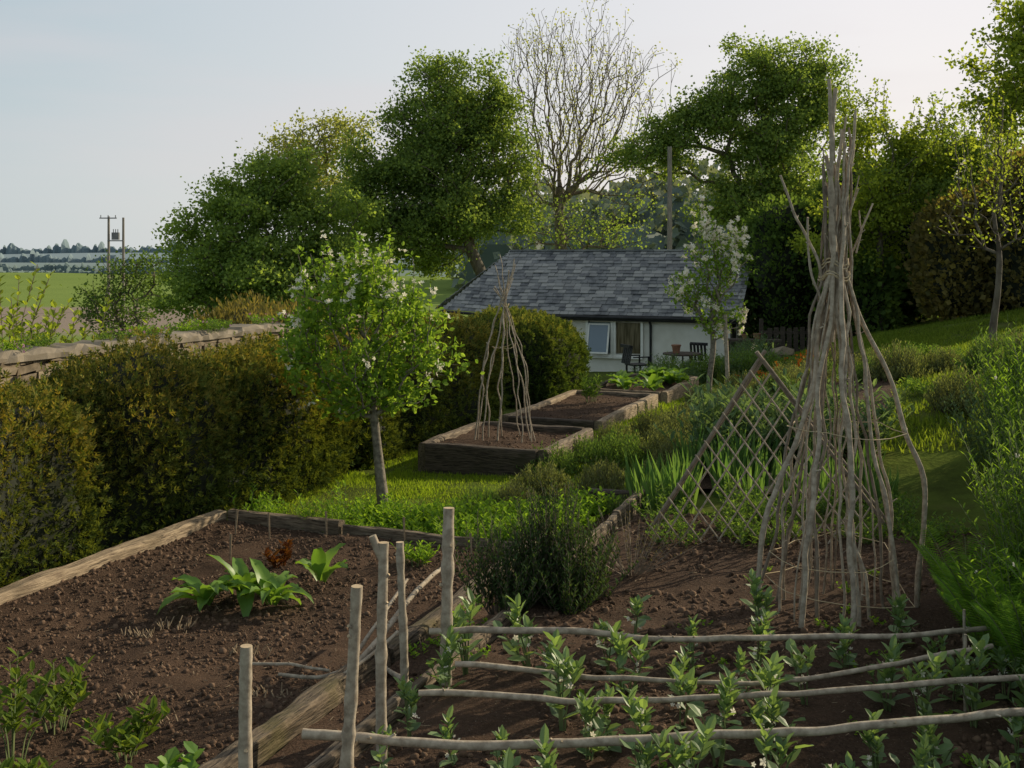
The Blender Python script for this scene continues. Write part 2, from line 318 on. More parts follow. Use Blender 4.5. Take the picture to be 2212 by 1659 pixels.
timber('timber_edge',2.2,-5.78,5.0,-5.76,-.2,.12,.16,timberS,e,o); timber('timber_edge',5.02,-5.77,7.9,-5.79,-.215,.12,.16,timberS,e,o)
timber('timber_edge',7.93,-5.7,7.9,-4.6,-.2,.1,.14,timberM,e,o); timber('timber_edge',7.9,-4.58,7.88,-2.9,-.23,.05,.12,timberM,e,o)
tb=timber('timber_edge',2.0,-2.80,5.25,-2.8,-.10,.11,.26,mossT,e,o,1.9); tb['label']='split mossy sleeper edging the bed'; timber('timber_edge',5.28,-2.8,8.0,-2.84,-.13,.12,.24,mossT,e,o,1.9)
G_edge='timber boards edging the bean plot'
tag(timber('edging_board',2.2,-2.27,5.9,-2.25,.03,.05,.26,timberM),'weathered board edging the bean bed beside the path','edging board',G_edge)
tag(timber('edging_board',5.95,-2.27,8.1,-2.33,.02,.05,.25,timberM),'weathered board edging the bean bed beside the path','edging board',G_edge)
tag(timber('edging_board',8.15,-2.34,9.5,-2.38,.02,.06,.25,timberM),'weathered board at the herb border','edging board',G_edge)
tag(timber('edging_board',9.3,-2.9,9.4,-1.7,-.08,.1,.2,timberD),'dark damp timber step in the herb border','edging board',G_edge)
G_rb='timber raised beds in a row down the lawn'  # timber chosen per face: shaded fronts painted dark, sunlit sides pale
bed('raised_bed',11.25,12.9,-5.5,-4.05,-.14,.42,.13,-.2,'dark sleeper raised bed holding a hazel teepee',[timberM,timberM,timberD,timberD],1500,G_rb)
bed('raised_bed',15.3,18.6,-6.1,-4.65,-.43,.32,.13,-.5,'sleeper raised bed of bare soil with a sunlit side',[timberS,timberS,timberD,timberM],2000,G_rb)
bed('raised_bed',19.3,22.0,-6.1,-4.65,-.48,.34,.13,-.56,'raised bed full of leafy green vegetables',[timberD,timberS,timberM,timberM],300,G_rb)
# ---------------------------------------------------------------- hazel stakes & rails
G_st='hazel stakes in the path-side fence'
def stake(x,y,ztop,r,lean=(0,0),fork=False,label='upright cut hazel stake beside the bean bed',w=.02):
    z0=HZ(x,y)-.15; h=ztop-z0; mb=MB()
    P=wander((0,0,0),(lean[0],lean[1],h),30,w); rad=np.linspace(r*1.08,r*.92,30)*(1+.05*rng.normal(size=30)); rad[rng.integers(4,28,4)]*=1.15
    tube(mb,P,rad,12,0,1,.03)
    for k in range(4):
        q=P[rng.integers(8,28)]; d=nrm(np.array([U(-1,1),U(-1,1),.5])); tube(mb,[q,q+d*(r*1.55)],[r*.4,r*.28],6,0,1)
    if fork: q=P[-3]; tube(mb,[q,q+[-r*1.1,0,.05],q+[-r*2.0,0,.1]],[r*.8,r*.75,r*.7],10,0,1)
    return tag(mb.obj('hazel_stake',[hazel,cutwood],loc=(x,y,z0),smooth=True),label,'stake',G_st)
stake(-.845,3.5,.75,.021); stake(-.60,3.81,.84,.022,(.06,.02)); stake(-.51,4.35,.85,.022,(0,.02),True,'forked hazel stake beside the bean bed')
stake(-.49,5.1,.66,.019,(-.03,0),w=.05); stake(-.31,5.05,.83,.027,(.02,0),label='thick straight hazel stake at the bed corner')
G_r='hazel rods laid across the bean rows'
def rail(pts,r0,r1,wob=1.):
    pts=np.array(pts,float); n=80; d=np.r_[0,np.cumsum(np.linalg.norm(np.diff(pts,axis=0),axis=1))]; u=np.linspace(0,d[-1],n)
    P=np.stack([np.interp(u,d,pts[:,k]) for k in range(3)],-1)
    for _ in range(6): P[1:-1]=(P[:-2]+P[1:-1]*2+P[2:])/4
    q=np.stack([u*2.6,u*0+U(0,9),u*0],-1); P[:,2]+=.016*wob*vn(q,1)+.006*wob*vn(q,3); P[:,1]+=.03*wob*vn(q+30,1)
    o=P[0].copy(); mb=MB(); rad=np.linspace(r0,r1,n)*(1+.08*vn(q,3)); tube(mb,P-o,rad,12,0,1,.02)
    for k in range(11):
        i=rng.integers(3,77); d2=nrm(np.array([U(-.5,1),U(-1,1),U(-.3,1)])); tube(mb,[P[i]-o,P[i]-o+d2*rad[i]*U(1.4,2.4)],[rad[i]*.4,rad[i]*.25],6,0,1)
    return tag(mb.obj('hazel_rod',[hazel,cutwood],smooth=True,loc=o),'long pale hazel rod laid over broad beans','rod',G_r)
rail([(-.76,4.0,.25),(-.18,3.96,.225),(.5,3.96,.24),(1.15,3.97,.29),(2.3,4.05,.34)],.018,.014)
rail([(-.37,4.35,.255),(.26,4.33,.22),(1.08,4.33,.27),(2.4,4.4,.32)],.013,.011)
rail([(-.24,4.62,.27),(.28,4.60,.21),(1.03,4.6,.20),(1.45,4.62,.245),(2.07,4.75,.30)],.012,.010)
rail([(-.38,5.05,.27),(.3,5.02,.255),(.83,5.03,.235),(1.8,5.05,.245),(2.25,5.1,.285)],.016,.012)
for (x,y,zt) in [(2.08,5.06,.36),(1.95,4.73,.36)]:
    stake(x,y,zt,.007,label='thin stick propping up a hazel rod')
for pts,r in [([(-.45,5.3,-.10),(-.75,5.9,-.2),(-1.0,5.75,-.22),(-1.25,5.9,-.26)],.014),([(-.95,5.35,-.22),(-.72,5.75,-.05),(-.55,6.3,.06),(-.40,6.85,.06)],.017),([(-.88,5.6,-.18),(-.75,6.0,-.04),(-.62,6.5,.06)],.012),([(-1.5,6.05,-.26),(-1.2,5.95,-.22),(-.95,5.75,-.18)],.010),([(-1.1,5.4,-.26),(-.8,5.55,-.1),(-.6,5.8,.0)],.012)]:
    o=rail(pts,r,r*.7); o.name='fallen_branch'; o['label']='bare pruned branch lying on the soil'; o['category']='branch'; o['group']='pruned branches on the bed'
# ---------------------------------------------------------------- teepees
def teepee(loc,specs,label,group,rings,loops,twr):
    e=thing('hazel_teepee',loc,label,'plant support',group)
    for sp in specs:
        mb=MB(); P=np.array(sp['p'],float); n=40; d=np.r_[0,np.cumsum(np.linalg.norm(np.diff(P,axis=0),axis=1))]; u=np.linspace(0,d[-1],n)
        Q=np.stack([np.interp(u,d,P[:,k]) for k in range(3)],-1)
        for _ in range(2): Q[1:-1]=(Q[:-2]+Q[1:-1]*2+Q[2:])/4
        q=np.stack([u*2.6,u*0+U(0,90),u*0],-1); amp=sp.get('w',.04); w=np.sin(np.linspace(0,math.pi,n))**.6
        Q[:,0]+=amp*(vn(q,1)+.5*vn(q,2.7))*w; Q[:,1]+=amp*vn(q+40,1)*w
        rr=sp['r']*.80; tube(mb,Q,np.linspace(rr,rr*.68,n)*(1+.10*vn(q,4)),9,0,1,.03)
        for k in range(sp.get('k',4)):
            i=rng.integers(4,38); dd=nrm(np.array([U(-1,1),U(-1,1),U(.2,1)])); tube(mb,[Q[i],Q[i]+dd*(rr+U(.005,.035))],[rr*.45,rr*.25],6,0,1)
        mb.obj('pole',[sp.get('m',hazel),cutwood],e,smooth=True)
    mb=MB()
    for (z,rad,cx) in rings:
        a=np.linspace(0,2*math.pi,30); tube(mb,np.stack([cx+rad*np.cos(a)*(1+.08*np.sin(5*a)),rad*np.sin(a),z+.02*np.sin(a*3+z)],-1),twr,5)
    mb.obj('twine_binding',[twine],e)
    for (z,rad,cx) in loops:
        mb=MB(); a=np.arange(8)*2*math.pi/7+U(0,1); r2=rad*U(.8,1.15,8); r2[-1]=r2[0]; zz=z+U(-.035,.035,8); zz[-1]=zz[0]; P=np.stack([cx+r2*np.cos(a),r2*np.sin(a),zz],-1)
        for i in range(7): tube(mb,[P[i],(P[i]+P[i+1])/2-[0,0,.01],P[i+1]],twr*.6,4)
        mb.obj('twine_string',[twine],e)
specs=[]
def pl(b,tie,top,r,**k):
    p=[(b[0],b[1],-.12)]
    for m in k.pop('mid',[]): p.append(m)
    p+= [(tie[0],tie[1],1.9),top]; specs.append(dict(p=p,r=r,**k))
pl((-.47,-.12),(-.05,-.05),(-.01,-.05,2.92),.021,mid=[(-.44,-.1,.35),(-.41,-.1,.6),(-.22,-.06,1.05),(-.14,-.06,1.3)])
pl((.45,-.02),(.04,.0),(-.05,0,2.55),.021,mid=[(.50,-.02,.75),(.38,-.02,1.0),(.29,-.02,1.32),(.17,0,1.6)],w=.02)
pl((-.32,-.42),(-.04,-.07),(.05,.03,2.7),.019,mid=[(-.25,-.3,.6),(-.13,-.15,1.2)])
pl((-.05,-.48),(.0,-.07),(.12,.05,2.62),.021,mid=[(.0,-.33,.6)])
pl((.02,-.40),(.02,-.06),(.11,-.02,2.8),.015,mid=[(.0,-.25,.8)])
pl((.30,-.2),(.05,-.04),(.0,.03,2.5),.016,mid=[(.25,-.15,.6)])
pl((.35,.0),(.06,.0),(-.06,.0,2.4),.014,mid=[(.27,.0,.7)])
for i in range(24):
    a=U(0,2*math.pi); rb=U(.22,.47)*(.85 if i%2 else 1); b=(rb*math.cos(a),rb*math.sin(a)+.05); ta=(.06*math.cos(a),.06*math.sin(a))
    top=(U(-.08,.14),U(-.05,.05),U(2.1,2.8)); pl(b,ta,top,U(.006,.014),mid=[(b[0]*.68+U(-.05,.05),b[1]*.62,.8)],m=(hazel if i%3 else hazel_dark),w=.055)
specs.append(dict(p=[(.02,0,1.6),(-.08,0,1.95),(-.2,.02,2.25),(-.30,.03,2.44)],r=.013)); specs.append(dict(p=[(.04,0,1.7),(.12,0,2.0),(.22,.02,2.28)],r=.009)); specs.append(dict(p=[(-.02,0,1.5),(-.12,-.03,1.9),(-.16,-.03,2.2)],r=.011)); specs.append(dict(p=[(.12,0,2.0),(.16,.02,2.12),(.15,.04,2.24)],r=.007))
specs.append(dict(p=[(-.02,0,1.5),(-.02,-.06,1.9),(-.04,-.06,2.5),(-.05,-.06,2.97)],r=.020))
teepee((1.82,6.2,0.0),specs,'tall rustic hazel pole teepee tied with twine on soil','hazel teepees',[(1.86,.08,0),(1.865,.085,0),(1.88,.08,0),(1.93,.078,0),(1.95,.075,0)],[(1.0,.30,.05),(.32,.38,0),(.12,.42,0)],.004)
specs=[]
for i in range(11):
    a=i*2*math.pi/11+U(-.15,.15); r=U(.32,.40); specs.append(dict(p=[(r*math.cos(a),r*math.sin(a),-.1),(.25*math.cos(a+.2),.25*math.sin(a+.2),.85),(.04*math.cos(a),.04*math.sin(a),1.55),(.13*math.cos(a+3),.13*math.sin(a+3),1.9+U(-.15,.35))],r=U(.009,.014),w=.05,k=3))
x,y=P2(12.1,-4.80); teepee((x-.04,y,-.2),specs,'small hazel pole teepee standing in a raised bed','hazel teepees',[(1.58,.055,0)],[(1.1,.14,0)],.004)
# ---------------------------------------------------------------- lattice trellis
e=thing('lattice_trellis',(1.74,7.55,0),'folding willow lattice panel standing on one corner over irises','trellis'); 
ap=np.array([-.03,0,1.27]); Ld=nrm(np.array([-.72,0,-1.12])); Rd=nrm(np.array([.78,0,-1.05]))
mb=MB()
for k in range(0,13):
    for (A,B,dy) in ((Ld,Rd,-.012),(Rd,Ld,.012)):
        p=ap+A*(k*.115); Lm=1.75-.05*k
        if k==0: Lm=1.62
        tt=min(Lm,(p[2]-.0)/(-B[2])); 
        if tt<.1: continue
        q=p+B*tt; 
        if k>0: tube(mb,wander(p-B*.03+[0,dy,0],q+[0,dy,0],8,.008),.0065,6,0,None,.03)
mb.obj('lattice',[hazel],e)
for (A,B,dy,Lm) in ((Rd,Ld,-.04,1.4),(Ld,Rd,.04,1.36)):
    mb=MB(); tube(mb,wander(ap-A*.07+[0,dy,0],ap+(A*Lm)+[0,dy,0],12,.012),.014,8,0,1,.03); tube(mb,wander(ap-A*.03+[.02,dy*1.5,-.02],ap+(A*Lm)+[.03,dy*1.5,0],12,.012),.009,8,0,1,.03); mb.obj('edge_pole',[hazel_dark,cutwood],e)
# ---------------------------------------------------------------- trees
def skeleton(trunk,targets,seg,alpha,up=.3,an=(1,1,1),jit=.06,ctl=.38):
    N=200000; P=np.zeros((N,3)); Ln=np.zeros(N); par=np.full(N,-1); D=np.zeros((N,3)); n=0; an=np.array(an)
    for i,p in enumerate(trunk):
        P[n]=p; 
        if i: par[n]=n-1; Ln[n]=Ln[n-1]+np.linalg.norm(P[n]-P[n-1]); D[n]=nrm(P[n]-P[n-1])
        else: D[n]=(0,0,1)
        n+=1
    i0=max(1,int(len(trunk)*.45))
    targets=np.asarray(targets); order=np.argsort(np.linalg.norm(targets-np.array(trunk[-1])*[1,1,.8],axis=1))
    for ti in order:
        q=targets[ti]; d=np.linalg.norm((P[:n]-q)*an,axis=1); c=d+alpha*Ln[:n]+up*np.maximum(0,P[:n,2]-q[2]); c[:i0]+=100
        i=int(np.argmin(c)); L=np.linalg.norm(P[i]-q); k=max(1,int(L/seg)); p0=P[i].copy(); ctrl=p0+D[i]*L*ctl; pi=i
        for m in range(1,k+1):
            u=m/k; P[n]=(1-u)**2*p0+2*u*(1-u)*ctrl+u*u*q+(rng.normal(size=3)*seg*jit if m<k else 0)
            par[n]=pi; Ln[n]=Ln[pi]+np.linalg.norm(P[n]-P[pi]); D[n]=nrm(P[n]-P[pi]); pi=n; n+=1
    return P[:n],par[:n],D[:n]
def radii(P,par,rt,ex,rbase):
    n=len(P); r=np.zeros(n)
    for i in range(n-1,0,-1):
        if r[i]==0: r[i]=rt**ex
        r[par[i]]+=r[i]
    r=r**(1/ex); s=rbase/r[0]
    if s<.7: r=np.maximum(rt*.8,r*s)
    return np.minimum(r,rbase*1.2)
def lobe_pts(lobes,n,gap=0.,gs=.6,pw=.45,sub=None):
    vol=np.array([(l[3]*l[4]*l[5])**.75 for l in lobes]); m=n if not sub else max(20,n//sub[0]); cnt=np.maximum(2,(m*vol/vol.sum()).astype(int)); R=[]
    for l,c in zip(lobes,cnt):
        d=rv(c)*(rng.random(c)**pw)[:,None]; rr=np.array(l[3:6]); p=np.array(l[:3])+d*rr
        p+=.22*d*rr*vn(p,1.1/np.mean(rr)*1.6)[:,None]
        R.append(p)
    R=np.concatenate(R)
    if sub:
        k=sub[0]; w=U(.55,1.5,len(R)); R=np.repeat(R,k,0)+rng.normal(size=(len(R)*k,3))*np.array([sub[1],sub[1],sub[1]*.5])*np.repeat(w,k)[:,None]
    if gap: R=R[vn(R+3.3,gs)>-1+gap]
    return R
def make_tree(name,loc,lobes,ncl,per,leaf,rc,lm,bm,trunk,rbase,label,cat='tree',seg=.5,rt=.012,ex=2.3,gap=.6,gs=.6,alpha=.35,shoots=0,shoot_h=.4,flowers=0,fm=None,fsize=.035,tmpl=QLEAF,group=None,flat=.7,nclu_leaf=1.,pw=.45,sk={},sub=None):
    e=thing(name,loc,label,cat,group); T=lobe_pts(lobes,ncl,gap,gs,pw,sub); sh=[]
    if shoots:
        w=np.exp((T[:,2]-T[:,2].max())*1.2/np.std(T[:,2])); top=T[rng.choice(len(T),shoots,replace=True,p=w/w.sum())]
        for p in top:
            hh=shoot_h*U(.4,1.25); dd=nrm(np.array([p[0]*.3+U(-.12,.12),p[1]*.3,1.]))*hh
            for k in (.2,.4,.6,.8,1.): sh.append(p+dd*k+rng.normal(size=3)*.01)
    A=np.concatenate([T,np.array(sh).reshape(-1,3)])
    AS=A if not sub else A[rng.random(len(A))<.45]
    P,par,D=skeleton(trunk,AS,seg,alpha,**sk); r=radii(P,par,rt,ex,rbase)
    nt_=len(trunk); r[:nt_]=np.maximum(r[:nt_],np.linspace(rbase,rbase*.45,nt_)); r[0]=rbase*1.35
    idx=np.arange(1,len(P)); r1=r[idx]; r0=np.minimum(r[par[idx]],r1*1.35); r0[:nt_-1]=r[par[idx]][:nt_-1]
    mb=MB(); big=r1>rbase*.15
    frusta(mb,P[par[idx]][big],P[idx][big],r0[big],r1[big],10); frusta(mb,P[par[idx]][~big],P[idx][~big],r0[~big],r1[~big],4)
    mb.obj('trunk',[bm],e,smooth=True)
    C=T[rng.random(len(T))<nclu_leaf]; cen=np.repeat(C,per,0); n=len(cen); rr=rc*U(.6,1.4,len(C)); pos=cen+rng.normal(size=(n,3))*np.repeat(rr,per)[:,None]*[1,1,flat]
    if len(sh): 
        s2=np.repeat(np.array(sh),max(4,per//4),0); pos=np.concatenate([pos,s2+rng.normal(size=s2.shape)*[.02*leaf/.045,.02*leaf/.045,.03*leaf/.045]]); n=len(pos)
    c0=np.mean(C,0); out=nrm(pos-c0); R=frames(nrm(rv(n)+out*.5+np.array([0,0,.25])),nrm(rv(n)+out*.6+np.array([0,0,.6])))
    mb=MB(); V,F=bake(*tmpl,pos,R,leaf*U(.6,1.25,n)); mb.add(V,F,0); mb.obj('crown',[lm],e)
    if flowers:
        mb=MB(); ou=np.linalg.norm((A-c0)/np.std(A,0),axis=1); ca=A[ou>np.percentile(ou,40)]; c=ca[rng.integers(0,len(ca),flowers)]; c=c+nrm(c-c0+np.array([0,-.3,0]))*.06; c=np.repeat(c,5,0)+rng.normal(size=(flowers*5,3))*.024; o=nrm(c-c0)
        V,F=bake(*FLOWER,c,frames(rv(len(c)),nrm(o+rv(len(c))*.6)),fsize*U(.7,1.2,len(c))); mb.add(V,F,0); mb.obj('blossom',[fm],e)
    return e
def LB(bz,ls,ky=.9): return [(dx,oy,z-bz,rx,rx*ky,rz) for (dx,oy,z,rx,rz) in ls]
def strunk(h,lean=(0,0),n=10,amp=.05): return list(wander((0,0,-.1),(lean[0],lean[1],h),n,amp))
bz=HZ(-10,45)
make_tree('ash_tree',(-10,45,bz),LB(bz,[(.4,0,4.2,2.5,2.0),(-1.9,0,1.75,2.1,2.1),(2.3,.5,2.6,2.1,2.8),(-3,0,.2,1.5,1.8),(.4,-.5,.2,3,2.0),(1.2,0,5.3,1.4,1.0),(-1.4,0,4.1,1.3,1.2),(3.2,0,.6,1.8,2),(-2.9,0,2.9,.9,.9),(0,-1,2.2,1.8,1.8)]),1750,42,.145,.27,L_lime,bark,strunk(4.5,(.3,0)),.32,'broad dense light green tree beyond the garden hedge',gap=0,seg=.8,rt=.02,sub=(8,.42),pw=.6)
bz=HZ(-10.5,60)
make_tree('field_maple_tree',(-10.5,60,bz),LB(bz,[(0,0,8.0,2.4,1.6),(-1.7,0,7.4,1.4,1.2),(1.6,0,8.3,1.4,1.3),(0,0,5.7,2.6,2)]),520,20,.16,.32,L_olive,bark_far,strunk(6.5),.3,'tall tree with thin olive young leaves',gap=.6,seg=.8,rt=.02)
bz=HZ(-.97,50)
make_tree('oak_tree',(-.97,50,bz),LB(bz,[(-1.8,0,9.5,1.8,1.6),(-1.3,0,7.4,2.5,2.0),(-3.7,0,7.9,1.1,1.0),(-4.1,0,5.1,2.1,1.9),(-1.2,0,4.2,2.6,1.7),(-5.5,0,6.1,1.0,1.0),(-2.9,0,2.3,2.3,1.3),(.8,0,6.3,1.0,1.7),(-5.7,0,3.2,1.5,1.9),(.1,0,8.6,1.0,1.1),(1.1,0,3.9,1.0,1.1),(-2.6,-1,6.2,1.6,1.4)]),2200,42,.145,.28,L_oak,bark,[(0.3,0,-.1),(0.3,0,1),(.1,0,2.2),(-.3,0,3.2),(-.9,0,4.5),(-1.3,0,6),(-1.5,0,7.5),(-1.5,0,9)],.36,'tall dark green oak behind the slate roofed outbuilding',gap=0,seg=.8,rt=.02,sub=(9,.45),pw=.6)
bz=HZ(2.5,55)
make_tree('bare_ash_tree',(2.5,55,bz),LB(bz,[(.4,0,9.6,4.5,5.2),(2.4,0,6.8,4.1,2.4),(-1.8,0,6.6,2.7,2.3),(-.7,0,12.2,2.4,2.2),(3.0,0,10.8,2.6,2.3)]),2300,4,.12,.2,L_olive,bark_far,strunk(7.5,(-.1,0),12,.1),.45,'tall nearly leafless tree with fine upswept twigs',seg=.5,rt=.0095,ex=2.05,gap=0,alpha=.42,nclu_leaf=.5,pw=.6,sk=dict(up=1.3,an=(1.35,1.35,.8),jit=.04,ctl=.48))
make_tree('willow_tree',(3.2,52,HZ(3.2,52)),LB(HZ(3.2,52),[(0,0,3.4,2.4,1.3),(2.0,0,3.0,1.7,1.1),(-2.4,0,3.0,1.5,1.1),(2.8,0,4.2,1.2,.8)]),260,7,.14,.32,L_lime,bark_far,strunk(3.2),.15,'low spreading tree with sparse yellow green leaves',gap=.5,seg=.5,rt=.012)
bz=HZ(11.2,50)
make_tree('oak_tree',(11.2,50,bz),LB(bz,[(.8,0,10.0,2.3,1.9),(-1.7,0,8.7,2.1,1.3),(-4.2,0,7.0,1.6,1.2),(.3,0,6.9,2.6,2.0),(2.5,0,8.4,1.4,2.0),(-5.6,0,6.5,1.0,1.0),(-.9,0,4.2,1.7,1.4),(1.9,0,4,2.5,2.2),(-3.4,0,7.9,1.4,.9),(.8,0,1.6,3,2),(2.6,0,10.0,1.0,.9)]),2350,42,.145,.28,L_oak,bark,strunk(7.5,(.4,0),12,.2),.4,'large spreading green oak beyond the slope',gap=0,seg=.8,rt=.02,sub=(9,.45),pw=.6)
bz=HZ(10,30)
make_tree('young_oak_tree',(10.,30,bz),LB(bz,[(-.2,0,4.5,1.1,1.3),(.8,0,4.8,1.1,1.2),(0,0,3.3,1.5,1.2),(-.6,0,2.4,1.4,1.2)]),560,30,.10,.15,L_bright,bark,strunk(3.5),.14,'young tree with spiky sunlit yellow green shoots',gap=0,seg=.4,rt=.008,shoots=44,shoot_h=1.1,sub=(8,.26),pw=.6)
bz=HZ(12.4,30)
make_tree('young_ash_tree',(12.4,30,bz),LB(bz,[(-.1,0,4.7,1.3,1.2),(-1.1,0,3.6,1.3,1.1),(.9,0,4.5,1.2,1.2),(.2,0,3.2,2,1.2),(-1.9,0,4.3,.8,.8)]),640,30,.10,.15,L_lime,bark,strunk(3.5),.14,'young tree with dense mid green spiky shoots',gap=0,seg=.4,rt=.008,shoots=48,shoot_h=1.1,sub=(8,.26),pw=.6)
bz=HZ(11.9,24)
make_tree('sycamore_tree',(11.9,24,bz),LB(bz,[(-.8,0,6.0,1.1,.6),(-.6,0,7.1,.9,.8),(-.1,0,5.4,1.2,.9),(-1.3,0,5.0,.7,.5),(.6,0,6.6,1.3,1.3)]),520,36,.10,.14,L_bright,bark,strunk(4.5),.16,'tall sunlit tree overhanging the slope',gap=0,seg=.4,rt=.008,shoots=16,shoot_h=.5,sub=(8,.24),pw=.6)
# apple trees
bz=HZ(-1.25,10.6)
make_tree('apple_tree',(-1.25,10.6,bz),[(-.2,0,1.48,.74,.62,.55),(-.72,0,1.45,.36,.4,.42),(.36,0,1.5,.38,.4,.46),(-.2,0,1.92,.66,.5,.32),(-.2,0,1.05,.46,.5,.26),(.16,0,1.15,.40,.4,.25)],560,13,.060,.048,L_apple,bark_apple,list(wander((.02,0,-.08),(-.10,0,1.05),12,.03)),.062,'small blossoming apple tree with leaning trunk on the lawn','apple tree',seg=.12,rt=.0035,gap=.45,gs=2.8,shoots=80,shoot_h=.40,flowers=85,fm=whitefl,fsize=.042,tmpl=LEAF,alpha=.5,group='apple trees on the lawn')
bz=HZ(3.45,19.1)
make_tree('apple_tree',(3.45,19.1,bz),[(0,0,2.0,.58,.5,.6),(.4,0,2.4,.4,.4,.45),(-.1,0,2.65,.35,.35,.45),(-.42,0,2.0,.36,.35,.4),(.15,0,1.5,.42,.4,.3)],250,11,.065,.06,L_apple,bark_apple,list(wander((0,0,-.1),(0.02,0,1.5),12,.05)),.06,'slim apple tree with white blossom tied to a stake','apple tree',seg=.15,rt=.006,gap=.5,gs=2.,shoots=24,shoot_h=.5,flowers=260,fm=whitefl,fsize=.062,tmpl=LEAF,alpha=.5,group='apple trees on the lawn')
bz=HZ(6.15,14)
make_tree('apple_tree',(6.15,14,bz),[(0,0,2.1,.6,.6,.6),(.4,0,2.15,.5,.5,.5),(-.4,0,1.95,.4,.4,.4),(-.1,0,2.55,.4,.4,.4)],160,4,.045,.07,L_bright,bark,list(wander((0,0,-.1),(.05,0,1.5),12,.10)),.06,'thinly leafed young apple tree on the grassy slope','apple tree',seg=.13,rt=.0045,gap=.4,gs=2.,shoots=44,shoot_h=.6,flowers=14,fm=whitefl,tmpl=LEAF,alpha=.5,group='apple trees on the lawn')
mb=MB(); tube(mb,wander((0,0,-.1),(-.06,0,1.5),14,.01),.035,10,0,1); ob=tag(mb.obj('tree_stake',[hazel,cutwood],smooth=True,loc=(3.72,18.9,HZ(3.7,18.9))),'round wooden tree stake supporting the blossoming apple tree','stake')
bz=HZ(-8.8,25)
make_tree('hawthorn_tree',(-8.8,25,bz),LB(bz,[(0,0,1.2,.85,1.0),(-.5,0,.8,.7,.6),(.4,0,1.6,.5,.5),(0,0,.2,.8,.6)]),420,10,.07,.12,L_dark,bark,strunk(1.6),.07,'small open twiggy tree beyond the stone wall',gap=.4,gs=1.5,seg=.25,rt=.007)
def stem_plant(mb,n,h,rb,spread,nl,ll,lw,up=.5,tm=LEAF,ms=0,ml=1,sr=.004,start=.2,fl=0,mf=2,fs=.03,curve=1.6,off=(0,0,0),nseg=4,dome=.25):
    off=np.array(off); az=U(0,2*math.pi,n); le=np.sqrt(rng.random(n)); H_=h*U(.72,1.06,n)*(1-dome*le**2); b=np.stack([np.cos(az)*rb*le,np.sin(az)*rb*le,0*az],-1)+off
    dh=np.stack([np.cos(az),np.sin(az),0*az],-1); lean=spread*le*U(.5,1.2,n); wob=rng.normal(size=(n,3))*.05*h; wob[:,2]=0
    def pos(i,u): return b[i]+dh[i]*(lean[i]*u**curve)[:,None]+wob[i]*(u*u)[:,None]+np.array([0,0,1.])*(H_[i]*u)[:,None]
    ii=np.repeat(np.arange(n),nseg); u0=np.tile(np.arange(nseg)/nseg,n); u1=u0+1/nseg
    p0=pos(ii,u0);p1=pos(ii,u1); frusta(mb,p0,p1,sr*(1.1-u0*.7),sr*(1.1-u1*.7),3,ms)
    ii=np.repeat(np.arange(n),nl); u=start+(1-start)*np.tile((np.arange(nl)+.5)/nl,n)+U(-.02,.02,n*nl); u=np.clip(u,0,1.02); p=pos(ii,u)
    a=np.tile(np.arange(nl)*2.4,n)+np.repeat(U(0,6,n),nl); d=np.stack([np.cos(a),np.sin(a),up+.4*u+U(-.3,.3,len(u))],-1); R=frames(d,np.array([0,0,1.])+.25*rv(len(u)))
    L=ll*U(.7,1.15,len(u))*(1.1-.35*u); V,F=bake(*tm,p,R,np.stack([L*lw,L,L],-1)); mb.add(V,F,ml)
    if fl:
        k=rng.integers(0,n,fl); uu=U(.45,1.0,fl); p=pos(k,uu)+rng.normal(size=(fl,3))*.015; V,F=bake(*FLOWER,p,frames(rv(fl),rv(fl)+[0,0,.6]),fs*U(.7,1.2,fl)); mb.add(V,F,mf)
def shrub_obj(name,x,y,label,cat,mats,group=None,z=None,rz=0,sc=1,**k):
    mb=MB(); stem_plant(mb,**k); o=mb.obj(name,mats,loc=(x,y,HZ(x,y)-.02 if z is None else z)); o.rotation_euler=(0,0,rz); o.scale=(sc,)*3; return tag(o,label,cat,group)
for x,y,hh in [(-5.6,12.6,2.3),(-6.3,13.6,2.6),(-5.7,14.0,2.4),(-6.9,15,2.7)]:
    shrub_obj('fig_shrub',x,y,'multi stemmed shrub with yellow green leaves behind the wall','shrub',[stemB,L_bright],'shrubs behind the stone wall',n=16,h=hh,rb=.25,spread=.8,nl=26,ll=.15,lw=.95,sr=.013,start=.45)
